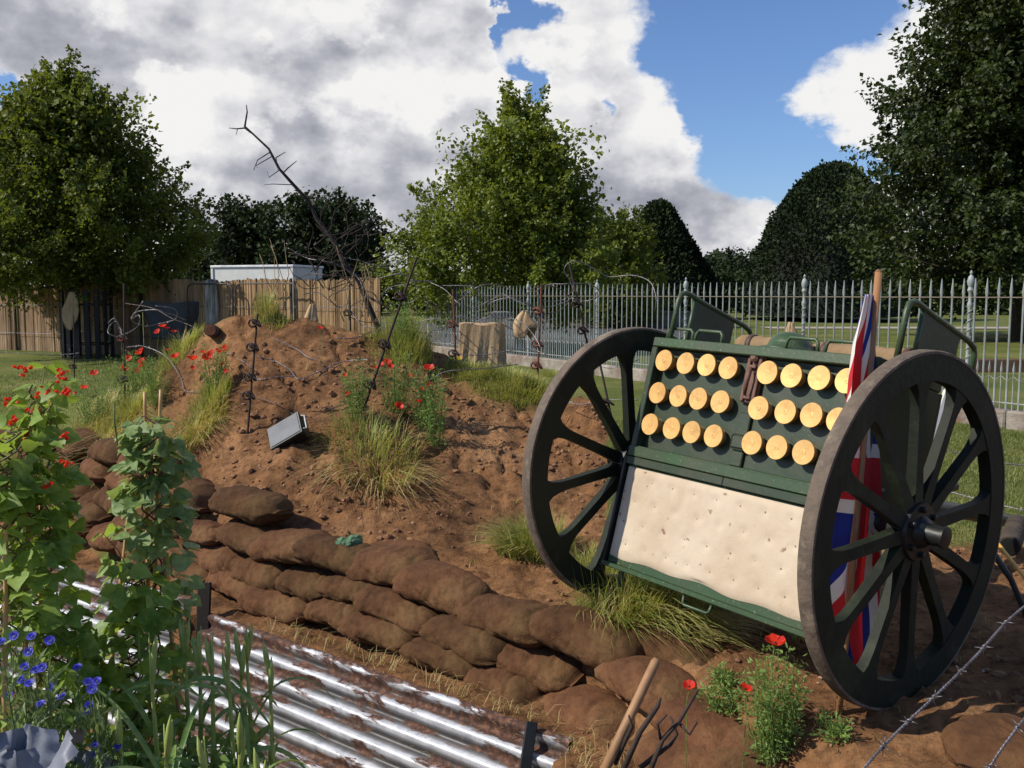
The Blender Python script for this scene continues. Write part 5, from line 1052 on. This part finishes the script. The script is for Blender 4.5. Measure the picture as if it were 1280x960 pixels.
for j, (cx, cy, d_, R_, lb) in enumerate([(452,380,9.0,34,'wide loose wire coil round the dead branch\'s foot'),(500,362,8.9,30,'wire coil between the dead branch and the slanting stake'),(585,375,8.6,36,'wire coil left of the hessian rag above the wrapped box'),(640,392,8.5,32,'wire coil just above the hessian wrapped box'),(700,362,8.5,28,'wire coil behind the dark ringed stake near the far wheel'),(545,415,8.4,26,'small wire coil beside the crest weeds'),(400,350,9.1,24,'small wire coil among the bramble stems before the cabin'),(190,398,9.0,26,'small wire coil before the blue sheet, left of the mound')]):
    pts = []; a0 = rw.uniform(0, 6)
    for q in range(12):
        a = a0+q*.72; k_ = R_*(.75+.35*math.sin(q*1.1+j)); pts.append((cx+math.cos(a)*k_*1.25+q*1.5, cy+math.sin(a)*k_*.62, d_+.25*math.sin(a)))
    Wd.append((pts, lb))
for i, (pts, lb) in enumerate(Wd): barbed(pts, lb, .0028, .16, .016, seed=10+i, mt=m_barb2 if i % 6 == 1 else m_barb)
# ------------------------------------------------------------------ grass tufts and weeds
m_tuft = leafmat('tuft_blades', lin(104,124,50), lin(176,180,100), 5, .35, .55, 40); m_dry = leafmat('dry_blades', lin(150,134,84), lin(196,180,124), 5, .3, .7, 40)
m_weed = leafmat('weed_leaf', lin(92,122,58), lin(140,162,88), 6, .35, .55, 40)
def tuft(px, py, w, h, n, label, seed, droop=.6, mt=None, dry=.25, hgt=None, group='grass tufts on the soil', mx=None, wd=.0029, flow=(0, 0)):
    r = np.random.default_rng(seed); c = hit(px, py); sc = c[1]/F; rx = w/2*sc; H_ = hgt or h*sc; root = empty('grass_tuft', c); tag(root, label, 'grass tuft', group)
    for nm, k_, mt_ in (('blades', int(n*(1-dry)), mt or m_tuft), ('dry_blades', int(n*dry), m_dry)):
        if not k_: continue
        a = r.uniform(0, 6.28, k_); q = r.random(k_)**.6; cx = c[0]+np.cos(a)*q*rx; cy = c[1]+np.sin(a)*q*rx*.8; cz = height(cx, cy, True)-.01
        ln = H_*r.uniform(.45, 1.15, k_)*(1.1-.4*q); out_ = unit(np.stack([np.cos(a)+r.normal(0, .5, k_), np.sin(a)+r.normal(0, .5, k_)], -1))+np.array(flow); ns = 6
        dr = droop*r.uniform(.3, 1.4, k_); side = np.stack([-out_[:, 1], out_[:, 0], 0*a], -1); vs = []
        for s_ in range(ns):
            t = s_/(ns-1); z = ln*(t-.55*dr*t**2.2); o_ = ln*dr*t**1.6*.75; w_ = wd*(1-t**2*.95)*(1+.0*t)
            p = np.stack([cx+out_[:, 0]*o_, cy+out_[:, 1]*o_, np.maximum(cz+z, cz-.0-o_*.2)], -1); vs += [p-side*w_, p+side*w_]
        vs = np.stack(vs, 1)-c; f = np.array([(2*s_, 2*s_+1, 2*s_+3, 2*s_+2) for s_ in range(ns-1)])[None]+(np.arange(k_)*2*ns)[:, None, None]
        npmesh(nm, vs.reshape(-1, 3), f.reshape(-1, 4), mt_, root)
    return root
tuft(800,765,170,110,1500,'large drooping grass tuft between the far wheel and the sandbags',1,1.0,hgt=.46,flow=(.55,-.35),dry=.3)
tuft(750,722,90,60,1100,'grass growing up under the left corner of the open chest',2,.9,hgt=.3,flow=(.3,-.1))
tuft(668,690,95,60,1500,'grass tuft leaning on the left side of the far wheel',3,.8,hgt=.34,flow=(-.3,-.2),dry=.35)
tuft(850,792,70,35,500,'dry grass ends trailing on the soil before the chest',4,1.2,hgt=.22,flow=(.7,-.1),dry=.6)
tuft(464,560,120,80,440,'green grass tuft in the middle of the mound, right of the flood lamp',5,1.0,hgt=.38,dry=.25)
tuft(475,600,110,60,260,'straw coloured grass hanging down below the mound\'s central tuft',6,1.5,hgt=.38,dry=.8,flow=(0,-.5))
tuft(510,440,60,50,900,'tall green grass on the crest right of the slanting stake',7,.5,hgt=.42)
tuft(498,436,90,40,700,'low green grass along the crest right of the dead branch',8,.7,hgt=.2)
tuft(333,398,30,40,420,'yellow green grass tuft on the very top of the mound',9,.4,hgt=.32,dry=.5)
tuft(345,402,40,24,260,'short grass beside the tuft on the top of the mound',10,.8,hgt=.14)
tuft(264,508,50,50,500,'light green grass on the mound\'s left flank',11,.6,hgt=.32)
tuft(240,545,90,60,900,'dry grass hanging under the poppies on the left flank',12,1.3,hgt=.3,dry=.7,flow=(0,-.4))
tuft(225,440,60,30,500,'grass at the mound\'s left shoulder below the sawn log',13,.7,hgt=.25)
tuft(640,478,110,36,2600,'green grass strip on the bank behind the far wheel',14,.7,hgt=.17,dry=.25)
tuft(585,470,60,30,900,'grass around the foot of the hessian wrapped box',15,.7,hgt=.15)
tuft(690,470,60,30,1000,'grass on the bank\'s right end, by the far wheel\'s rim',16,.6,hgt=.2)
tuft(110,540,130,50,2200,'thick weedy grass on the low bank left of the mound',17,.9,hgt=.2,dry=.5)
tuft(40,535,120,50,1800,'thick weedy grass on the low bank at the left edge',18,.8,hgt=.2,dry=.35)
tuft(165,515,70,50,1500,'green weedy grass between the lawn and the mound\'s left flank',19,.8,hgt=.2,dry=.25)
tuft(130,552,110,30,900,'dry grass fringe hanging over the tall sandbag stretch',20,1.5,hgt=.25,dry=.85,flow=(0,-.6))
tuft(740,770,60,20,300,'thin straw on the soil behind the top sandbags',21,1.3,hgt=.16,dry=.8)
tuft(1010,800,40,24,60,'few grass blades beside the near wheel\'s rim',22,.8,hgt=.14)
r = np.random.default_rng(77); x = r.uniform(-4.5, 3., 900); y = r.uniform(3., 8.5, 900); kk = (wall_sd(x, y) > .3); x, y = x[kk], y[kk]
tag(blade_mesh('sparse_weeds', x, y, height(x, y), r.uniform(.02, .07, len(x)), r.uniform(.4, 1.1, len(x)), .002, r, m_tuft), 'sparse single grass blades and straw on the bare soil', 'weeds', kind='stuff')
x = r.uniform(-1.4, 1.2, 5200); y = r.uniform(3.1, 5.4, 5200); sd_ = wall_sd(x, y); kk = (sd_ < -.05) & (sd_ > -.4); x, y = x[kk], y[kk]
tag(blade_mesh('straw_litter', x, y, height(x, y)+.01, r.uniform(.03, .09, len(x)), r.uniform(.8, 1.6, len(x)), .0016, r, m_dry), 'straw and dry grass along the foot of the sandbag wall', 'straw', kind='stuff')
# feathery weed plants (poppy foliage)
def weed(px, py, hpx, wpx, label, seed, name='poppy_plant', n=26, y=None):
    r = np.random.default_rng(seed); c = hit(px, py); sc = c[1]/F; H_ = hpx*sc; Wd_ = wpx*sc/2; root = empty(name, c); tag(root, label, 'poppy plant', 'feathery poppy plants'); mb = MB(); cs = []; ds = []
    for i in range(n):
        a = r.uniform(0, 6.28); q = r.random()**.6*Wd_; h_ = H_*r.uniform(.5, 1.); p0 = np.array([math.cos(a)*q*.35, math.sin(a)*q*.35, -.01]); p1 = np.array([math.cos(a)*q, math.sin(a)*q, h_]); pm = (p0+p1)/2+r.normal(0, .01, 3)
        mb.tube([p0, pm, p1], [.0022,.002,.0012], 4, cap=False)
        for t in np.linspace(.12, 1, 9):
            b_ = p0+(p1-p0)*t; k_ = 5; dd = unit(r.normal(0, 1, (k_, 3))*np.array([1, 1, .6])+np.array([0, 0, .35])); ln = r.uniform(.01, .045, k_)[:, None]*(1.2-t*.6); cs.append(b_+dd*ln); ds.append(dd+r.normal(0, .3, (k_, 3)))
    mb.build('stems', m_weed, root); c_ = np.concatenate(cs); d_ = np.concatenate(ds); v, f = scatter_shape((KITE[0]*np.array([1,.45,1]), KITE[1]), c_, d_, r.normal(0, 1, c_.shape), .028*r.uniform(.5, 1.2, len(c_))); npmesh('foliage', v, f, m_weed, root); return root
weed(965,950,150,80,'tall feathery green poppy plant between the end sandbags and the near wheel',1,n=34)
weed(905,905,60,60,'low feathery green plant at the edge of the end sandbags',2,n=12)
weed(530,535,75,55,'feathery poppy plant on the right of the mound\'s central tuft',3,n=26)
weed(495,515,75,60,'feathery poppy plant in the centre of the mound, below three poppies',4,n=24)
weed(445,525,80,50,'feathery poppy plant left of the slanting stake',5,n=22)
weed(268,495,70,40,'feathery poppy plant on the mound\'s left flank',6,n=20)
weed(165,500,60,60,'feathery poppy plant round the left corkscrew stake',7,n=22)
weed(195,505,60,50,'feathery poppy plant where the lawn meets the mound',8,n=18)
weed(120,530,50,60,'feathery poppy plant on the low bank behind the beans',9,n=18)
weed(545,560,90,40,'feathery plant low on the right side of the central tuft',10,n=18)
weed(505,440,65,50,'bushy green weed on the mound\'s crest',11,n=24)
weed(905,862,34,24,'little seedling near the fallen poppy',12,n=6)
weed(1040,925,30,40,'small green seedling on the soil below the near wheel',13,n=6)
# poppies
m_red = leafmat('poppy_petal', lin(196,34,22), lin(228,70,44), 12, .4, .5, 40, .3); m_pod = gmat('poppy_pod', lin(120,134,74), None, 9, .7, 0); m_eye = gmat('poppy_heart', lin(34,24,30), None, 9, .7, 0)
m_yel = leafmat('yellow_petal', lin(230,190,40), lin(240,210,70), 12, .35, .5)
def petals(R_, r, n=5, cup=.5, ruff=.12):
    vs = []; fs = []
    for k in range(n):
        a0 = 2*PI*k/n+r.uniform(-.15, .15); wd = 2*PI/n*.72; nu, nv = 6, 4; b_ = len(vs)
        for j in range(nv+1):
            t = j/nv
            for i in range(nu+1):
                s_ = i/nu*2-1; a = a0+s_*wd*(.35+.65*t**.6); q = R_*t*(1-.12*s_*s_); vs.append((math.cos(a)*q, math.sin(a)*q, R_*cup*t**1.6+R_*ruff*math.sin(s_*7+k*2)*t+.001*k))
        fs += [(b_+j*(nu+1)+i, b_+j*(nu+1)+i+1, b_+(j+1)*(nu+1)+i+1, b_+(j+1)*(nu+1)+i) for j in range(nv) for i in range(nu)]
    return vs, fs
def poppy(px, py, sz, seed, y=None, stem=70, mt=None, nm='poppy'):
    r = random.Random(seed)
    if y is None:
        g = hit(px+r.uniform(-8, 8), py+stem*r.uniform(.5, .8)) if py+stem > 440 else hit(px, py+20); y = min(g[1], 12.)
    fpz = P(px, py, y); gz = ground(fpz[0], fpz[1]); base = np.array([fpz[0]+r.uniform(-.02, .02), fpz[1]+.02, min(gz, fpz[2]-.03)]); o = empty(nm, base); d = fpz-base; R_ = sz*y/F/2
    mb = MB(); mb.tube([(0,0,-.02), d*.5+np.array([r.uniform(-.02,.02), 0, 0]), d*.9+np.array([r.uniform(-.01,.01),0,0]), d], .0014, 4, cap=False); mb.build('stem', m_weed, o)
    vs, fs = petals(R_, r, 4 if R_ > .02 else 4, r.uniform(.3, .8)); T = Matrix.Rotation(r.uniform(.1, 1.), 3, Vector((r.uniform(.2, 1), r.uniform(-.6, .6), 0)).normalized())@Matrix.Rotation(r.uniform(0, 6), 3, 'Z')
    fo = MB().add([T@Vector(v) for v in vs], fs).build('flower', mt or m_red, o, smooth=True); fo.location = V(d)
    e = MB().lathe((0,0,0), tuple(T@Vector((0,0,1))), [(R_*.12,-.002),(R_*.16,R_*.15),(R_*.10,R_*.28)], 8).build('seed_head', m_eye, fo, smooth=True)
    return o
POP = {
 '{} poppy in the group on the lawn side of the left corkscrew stake': [(103,486,12),(118,467,9),(152,427,7),(160,449,9),(155,462,8),(140,492,6),(132,503,8),(128,505,5)],
 '{} poppy in the group right of the left corkscrew stake': [(176,442,10),(178,452,10),(178,458,8),(172,464,6),(192,464,9),(184,473,9)],
 '{} poppy in the row before the blue sheet at the mound\'s left shoulder': [(197,415,7),(203,409,9),(209,411,6),(217,415,6),(211,438,5)],
 '{} poppy in the row above the green left flank of the mound': [(220,447,10),(241,450,11),(241,460,5),(255,441,8),(260,448,11),(265,442,8),(274,440,8),(282,437,9),(277,456,9)],
 '{} poppy of those standing alone around the mound\'s top': [(400,411,7),(283,464,5),(431,469,6),(435,492,5)],
 '{} poppy in the row by the slanting stake': [(469,460,6),(477,457,8),(484,455,9),(489,460,7)],
 '{} poppy over the mound\'s central weeds': [(513,471,7),(536,462,13),(538,482,8),(528,487,5),(498,509,10),(525,503,8)],
 '{} poppy by the near end of the sandbags': [(969,806,23),(932,862,14),(862,859,14)]}
i = 0
for fmt, lst in POP.items():
    it = []
    for (px, py, sz) in lst:
        i += 1; yy = None
        if 'near end' in fmt: yy = {969: 3.32, 932: 3.25, 862: 3.2}[px]
        elif 'lawn side' in fmt: yy = 8.9
        elif 'right of the left' in fmt: yy = 8.7
        elif 'shoulder' in fmt: yy = 8.6
        o = poppy(px, py, sz*1.2, i, yy); tag(o, None, 'poppy', 'red poppies'); it.append((px, o))
    ordinals(it, fmt)
o = poppy(574, 449, 7, 99, 8.2, mt=m_yel, nm='yellow_flower'); tag(o, 'single yellow flower before the hessian wrapped box', 'flower')
# ------------------------------------------------------------------ garden bed: beans on canes
m_bean = leafmat('bean_leaf', lin(96,132,50), lin(152,176,84), 7, .45, .5, 60, .4); m_bean2 = leafmat('bean_leaf_blue_green', lin(88,118,66), lin(146,166,104), 7, .35, .5, 60, .45)
m_vine = gmat('bean_vine', lin(116,128,66), lin(96,66,60), 9, .7, .2); m_purple = gmat('purple_vine', lin(74,44,46), lin(92,70,52), 9, .7, .2)
m_cane = gmat('bamboo', lin(196,160,102), lin(156,120,72), 8, .5, .3, 30, .001, stretch=(1,1,.3))
HEART_P = [(0,0,0),(.02,.22,.03),(.2,.42,.07),(.48,.40,.06),(.78,.17,.0),(1.,0,-.10),(.78,-.17,.0),(.48,-.40,.06),(.2,-.42,.07),(.02,-.22,.03),(.25,0,-.02),(.55,0,-.03)]
HEART = (np.array(HEART_P), [(0,1,2,10),(10,2,3,11),(11,3,4,5),(0,10,8,9),(10,11,7,8),(11,5,6,7)])
def beanplant(pts, nleaf, size, spread, mt, label, seed, y0, flowers=(), pods=3, vine=None):
    """pts: px,py of the vine from foot to tip"""
    r = np.random.default_rng(seed); base = P(pts[0][0], pts[0][1], y0); base[2] = 0; root = empty('bean_plant', base); tag(root, label, 'bean plant', 'climbing bean plants')
    W3 = np.array([P(p[0], p[1], y0) for p in pts])-base; W3[0, 2] = 0; tt = np.linspace(0, 1, len(W3)); mb = MB()
    for ph in range(3):
        q = np.linspace(0, 1, 60); c = np.stack([np.interp(q, tt, W3[:, k]) for k in range(3)], -1)+np.stack([np.cos(q*40+ph*2)*.03, np.sin(q*40+ph*2)*.03, 0*q], -1); mb.tube(c, .0028, 5)
    q = r.random(nleaf)**.9; c = np.stack([np.interp(q, tt, W3[:, k]) for k in range(3)], -1); a = r.uniform(0, 6.28, nleaf); rad = spread*(.25+.75*r.random(nleaf)**.8)*(1.15-.6*q)
    tip = c+np.stack([np.cos(a)*rad, np.sin(a)*rad*.8, r.normal(0, .05, nleaf)], -1); cs = []; ds = []; ns = []
    for i in range(nleaf):
        if i % 2 == 0: mb.tube([c[i], (c[i]+tip[i])/2+[0, 0, .02], tip[i]], [.0016,.0014,.001], 4, cap=False)
        ax_ = np.array([math.cos(a[i]), math.sin(a[i]), -.55]); nn = unit(np.array([math.cos(a[i])*.55-.2, math.sin(a[i])*.55-.35, .65])+r.normal(0, .42, 3))
        for k_ in (0, 1, -1):
            s_ = np.array([-math.sin(a[i]), math.cos(a[i]), 0])*k_; cs.append(tip[i]+s_*.015); ds.append(ax_*(1 if k_ == 0 else .35)+s_+r.normal(0, .22, 3)); ns.append(nn+r.normal(0, .15, 3))
    mb.build('vines', vine or m_vine, root, smooth=True)
    v, f = scatter_shape(HEART, np.array(cs), np.array(ds), np.array(ns), size*r.uniform(.38, 1.2, len(cs))); npmesh('leaves', v, f, mt, root, smooth=True)
    for i in range(pods):
        t = r.random(); p = np.array([np.interp(t, tt, W3[:, k]) for k in range(3)])+r.normal(0, .05, 3); MB().tube([p, p+[.004, -.01, -.06], p+[.012, -.012, -.13]], [.003,.005,.002], 6, flat=.6).build('bean_pod', mt, root, smooth=True)
    for j, (fx, fy) in enumerate(flowers):
        p = P(fx, fy, y0-.02)-base; fm_ = MB()
        for k_ in range(5):
            vs, fs = petals(.0065, random.Random(j*9+k_), 3, .7); T = Matrix.Rotation(k_*1.1, 3, 'X')@Matrix.Rotation(k_*2., 3, 'Z'); o_ = p+r.normal(0, .009, 3)*np.array([1.4, 1, .8]); fm_.add([tuple(np.array(T@Vector(v))+o_) for v in vs], fs)
        fm_.build('flower_cluster', m_red, root, smooth=True)
    return root
def cane(p0, p1, y0, y1, label, r_=.0075):
    a, b_ = P(*p0, y0), P(*p1, y1); d = b_-a; n = 14; pts = []; rs = []
    for k in range(n*2):
        t = k/(n*2-1); pts.append(d*t); rs.append(r_*(1.18 if k % 4 == 0 else 1)*(1-.25*t))
    o = MB().tube(pts, rs, 8).build('bamboo_cane', m_cane, smooth=True); o.location = V(a); tag(o, label, 'cane', 'bamboo canes in the bean rows')
cane((190,985),(181,490),2.9,2.95,'left of the two tall canes rising above the middle bean plant'); cane((185,985),(201,487),2.85,2.93,'right of the two tall canes rising above the middle bean plant')
cane((232,985),(193,560),2.75,2.98,'slanting cane inside the middle bean plant'); cane((122,985),(170,560),2.75,3.0,'left slanting cane inside the middle bean plant')
cane((28,985),(38,520),2.5,2.6,'right cane of the left bean row'); cane((48,985),(52,560),2.65,2.7,'cane in the left bean row beside the sheet iron'); cane((5,985),(8,600),2.4,2.5,'leftmost cane of the left bean row')
FL1 = [(28,461),(37,463),(57,459),(73,470),(80,472),(70,490),(78,488),(86,491),(6,496),(8,500),(46,512),(53,511),(17,526),(22,524),(71,534),(85,545),(24,547),(74,573),(83,575),(26,579),(52,607),(58,606),(11,625),(82,663),(50,490)]
beanplant([(14,960),(14,800),(10,650),(12,540)], 150, .056, .17, m_bean, 'bean plant at the left edge with light green leaves and red flowers', 1, 2.5, FL1[::3], 4)
beanplant([(58,960),(56,820),(50,700),(46,600),(52,480)], 160, .055, .14, m_bean, 'red flowered bean plant climbing the canes just right of the left edge', 2, 2.6, FL1[1::3], 4)
beanplant([(180,960),(186,850),(190,700),(190,600),(188,525)], 185, .056, .15, m_bean2, 'bean plant with dull blue green leaves and purple vines on the middle canes', 3, 2.85, (), 3, m_purple)
beanplant([(158,960),(160,880),(165,800),(168,720)], 90, .064, .17, m_bean, 'yellow green bean foliage low on the middle canes', 4, 2.75, (), 3, m_purple)
beanplant([(78,985),(80,900),(70,820),(60,770)], 70, .055, .17, m_bean, 'low bean foliage between the left row and the cornflowers', 5, 2.6, (), 1)
# cornflowers
m_blue = leafmat('cornflower_petal', lin(52,52,190), lin(96,92,226), 30, .3, .5); m_cfs = leafmat('cornflower_stem', lin(88,112,66), lin(128,146,96), 9, .25, .6)
CF = [(18,795),(40,796),(62,801),(1,803),(36,815),(31,834),(27,850),(45,838),(53,835),(37,855),(63,859),(77,871),(11,870),(51,881),(110,853),(121,852),(115,862),(97,835),(112,882),(107,891),(119,934),(147,935),(122,942)]
it = []
for i, (px, py) in enumerate(CF):
    r = random.Random(i+5); y = 2.15+r.uniform(0, .18); p = P(px, py, y); base = np.array([p[0]+r.uniform(-.06, .06), y+r.uniform(-.02, .1), 0.]); o = empty('cornflower', base); tag(o, None, 'cornflower', 'blue cornflowers'); d = p-base; it.append((px, o))
    mb = MB(); mb.tube([(0,0,0), d*.5+np.array([r.uniform(-.03,.03),0,0]), d*.97], [.0026,.002,.0015], 5, cap=False)
    cs = []; ds = []
    for k_ in range(70): t = r.uniform(.15, .9); cs.append(d*t+np.array([r.uniform(-.03,.03)*.8, r.uniform(-.03,.03), 0])); ds.append((r.uniform(-1,1), r.uniform(-1,1), r.uniform(.5,1.6)))
    for k_ in range(4): t = r.uniform(.35, .7); e = d*t+np.array([r.uniform(-.09,.09), r.uniform(-.05,.05), r.uniform(.06,.16)]); mb.tube([d*t, (d*t+e)/2+[0,0,-.01], e], [.0014,.0012,.001], 4, cap=False); mb.lathe(e, (0,0,1), [(.002,-.004),(.005,.002),(.003,.010)], 7)
    mb.build('stem', m_cfs, o, smooth=True); v, f = scatter_shape((KITE[0]*np.array([1,.22,1]), KITE[1]), np.array(cs), np.array(ds, float), np.random.default_rng(i).normal(0, 1, (70, 3)), .05); npmesh('leaves', v, f, m_cfs, o)
    fm_ = MB(); T = Matrix.Rotation(r.uniform(.2, 1.), 3, Vector((1, r.uniform(-.5, .5), 0)).normalized())
    for ring, (nn_, R_, cu) in enumerate(((9, .0135, .35), (8, .009, .9), (6, .005, 1.6))):
        for k_ in range(nn_):
            a = 2*PI*k_/nn_+ring*.3; e = np.array([math.cos(a), math.sin(a), cu]); e = e/np.linalg.norm(e); s_ = np.array([-math.sin(a), math.cos(a), 0])
            pts_ = [e*.002, e*R_*.6+s_*.002, e*R_+s_*.004, e*R_*.85, e*R_*1.05, e*R_*.85-s_*.0007, e*R_-s_*.004, e*R_*.6-s_*.002]; fm_.add([tuple(T@Vector(q)) for q in pts_], [(0,1,2,3,4,5,6,7)])
    fo = fm_.build('flower', m_blue, o); fo.location = V(d)
    MB().lathe((0,0,-.004), tuple(T@Vector((0,0,1))), [(.002,-.01),(.006,-.004),(.004,.006)], 8).build('calyx', m_cfs, fo, smooth=True)
ordinals(it, '{} of the blue cornflowers growing before the bean plants') if len(it) <= 20 else None
it.sort(key=lambda t: t[0]); h_ = 12
ordinals(it[:h_], '{} blue cornflower in the group above the cabbage'); ordinals(it[h_:], '{} blue cornflower in the group right of the cabbage')
# red cabbage
m_cab = gmat('cabbage_leaf', lin(134,138,146), lin(108,112,122), 3, .55, .35, 26, .004, c3=lin(156,160,162)); m_rib = gmat('cabbage_rib', lin(150,140,168), None, 6, .5, .1)
def cabbage(px, py, y, label, seed, leaves):
    c = P(px, py, y); base = np.array([c[0], c[1], 0]); root = empty('red_cabbage', base); tag(root, label, 'cabbage', 'red cabbages'); r = random.Random(seed); hz = c[2]
    MB().tube([(0,0,0),(0,0,hz*.87)], [.02,.028], 10).build('stalk', m_rib, root, smooth=True)
    for (az_, tilt, L_, W_) in leaves:
        L_ *= .78; W_ *= .72
        dz = math.sin(tilt); dx = math.cos(tilt); d = np.array([math.cos(az_)*dx, math.sin(az_)*dx, dz]); s_ = np.array([-math.sin(az_), math.cos(az_), 0]); nn = np.cross(d, s_)*-1; o = np.array([0, 0, hz*.86]); vs = []; nu, nv = 22, 24
        for j in range(nv+1):
            t = j/nv; w = W_*(math.sin(PI*min(t*.62+.10, 1))**.8)*(1 if t < .9 else 1-(t-.9)*3)
            for i in range(nu+1):
                q = i/nu*2-1; ed = abs(q)**3; rf_ = .006*math.sin(t*26+q*2+seed)*ed+.006*math.sin(q*9+t*5)*(t**3)
                vein = -.0018*abs(math.sin((t*9-abs(q)*3.2)*PI))**6-.004*math.exp(-(q/.07)**2)
                vs.append(o+d*L_*t+s_*w*q*.5+nn*(.30*W_*q*q*.6-.18*L_*t*t+rf_+vein))
        MB().add(vs, [(j*(nu+1)+i, j*(nu+1)+i+1, (j+1)*(nu+1)+i+1, (j+1)*(nu+1)+i) for j in range(nv) for i in range(nu)]).build('leaf', m_cab, root, smooth=True)
        MB().tube([o, o+d*L_*.3+nn*.0, o+d*L_*.6-nn*.05*L_], [.007,.005,.002], 6).build('midrib', m_rib, root, smooth=True)
cabbage(22,962,2.0,'blue grey red cabbage in the bottom left corner',3,[(2.2,1.1,.20,.20),(1.1,1.15,.21,.19),(.2,.75,.24,.20),(-.9,.5,.22,.22),(3.3,.7,.24,.22),(-2.,.5,.22,.22),(1.7,1.35,.15,.16)])
cabbage(92,1010,2.2,'second blue grey cabbage behind the cornflowers, partly hidden',4,[(1.4,1.0,.22,.16),(.3,.9,.22,.16),(2.6,.8,.2,.16),(-1.2,.4,.2,.18)])
# maize / corn plants
m_corn = leafmat('maize_leaf', lin(92,128,60), lin(150,172,100), 4, .3, .42, 30, .45); m_stalk = leafmat('maize_stalk', lin(140,160,78), lin(180,190,108), 8, .15, .5, 30); m_silk = gmat('maize_silk', lin(206,208,120), lin(226,226,160), 9, .6, .1)
def strap(mb, o, az_, L_, W_, rise, fall, tw=0.):
    n = 12; vs = []; d = np.array([math.cos(az_), math.sin(az_), 0]); s_ = np.array([-math.sin(az_), math.cos(az_), 0])
    for k in range(n+1):
        t = k/n; p = o+d*L_*t*(.85 if t < 1 else .85)+np.array([0, 0, L_*(rise*t-fall*t*t)]); w = W_*(math.sin(PI*(t*.9+.1))**.6)*.5 if k < n else .0005; sd_ = s_*math.cos(tw*t)+np.array([0, 0, 1])*math.sin(tw*t)
        vs += [p-sd_*w+np.array([0,0,w*.5]), p, p+sd_*w+np.array([0,0,w*.5])]
    mb.add(vs, [(3*k+j, 3*k+j+1, 3*k+4+j, 3*k+3+j) for k in range(n) for j in range(2)])
def maize(px, py, y, label, seed, silk=False, nl=8):
    r = random.Random(seed); tip = P(px, py, y); base = np.array([tip[0]+r.uniform(-.03, .03), y, 0]); root = empty('maize_plant', base); tag(root, label, 'maize plant', 'young maize plants'); H_ = tip[2]; d = tip-base
    MB().tube([(0,0,0), d*.5+[.005,0,0], d*.8, d], [.009,.007,.005,.0015], 8).build('stalk', m_stalk, root, smooth=True); lm = MB()
    for k in range(nl):
        t = .12+.62*k/nl; strap(lm, d*t, r.uniform(0, 6.28), r.uniform(.18, .36), r.uniform(.013, .022), r.uniform(.5, 1.3), r.uniform(.5, 1.3), r.uniform(-1.2, 1.2))
    lm.build('leaves', m_corn, root, smooth=True)
    for k in range(2):
        t = r.uniform(.72, .9); o = d*t; e = o+np.array([r.uniform(-.02, .02), r.uniform(-.01, .01), .12]); MB().tube([o, o*.6+e*.4+[.0,0,.0], o*.3+e*.7, e], [.003,.0085,.008,.001], 8).build('sheath', m_stalk, root, smooth=True)
    if silk:
        sm_ = MB(); c = d*.42+np.array([-.02, -.07, 0]); MB().tube([c-[0,0,.10], c-[0,0,.05], c], [.006,.020,.012], 10).build('ear', m_stalk, root, smooth=True)
        for k in range(150):
            a = r.uniform(0, 6.28); e = np.array([math.cos(a), math.sin(a), r.uniform(-.6, .9)])*r.uniform(.02, .042); sm_.tube([c, c+e*.6+[0,0,.016], c+e*1.05+[0,0,-.012]], .0007, 3, cap=False)
        sm_.build('silk', m_silk, root)
MZ = [(229,775,2.75,0),(251,782,2.7,0),(266,790,2.62,0),(284,800,2.6,0),(300,806,2.7,0),(308,794,2.75,0),(338,826,2.6,0),(186,790,2.5,0),(205,905,2.3,1),(300,905,2.3,1),(326,960,2.35,0),(150,905,2.3,0),(255,920,2.25,0)]
for i, q in enumerate(MZ):
    maize(q[0], q[1], q[2], '{}', 30+i, bool(q[3]), 9 if q[3] else 7)
mz = [o for o in C.objects if o.name.startswith('maize_plant')]; ordinals([(MZ[i][0]+i*.01, o) for i, o in enumerate(mz)], '{} maize plant standing before the corrugated iron')
# fill: low leafy growth at the foot of the garden bed
r = np.random.default_rng(5); n = 5200; px = r.uniform(-60, 400, n); y = r.uniform(2., 2.75, n); x = (px-640)/F*y; z = r.random(n)**1.2*np.interp(px, [-60, 100, 300, 360, 400], [.30, .34, .30, .12, .03])
v, f = scatter_shape((KITE[0]*np.array([1,.5,1]), KITE[1]), np.stack([x, y, z], -1), r.normal(0, 1, (n, 3))+[0, 0, .5], r.normal(0, .6, (n, 3))+[-.2, -.3, .7], .06*r.uniform(.4, 1.2, n)); o = npmesh('bed_undergrowth', v, f, m_corn); tag(o, 'low leafy undergrowth at the foot of the garden bed', 'undergrowth', kind='stuff')
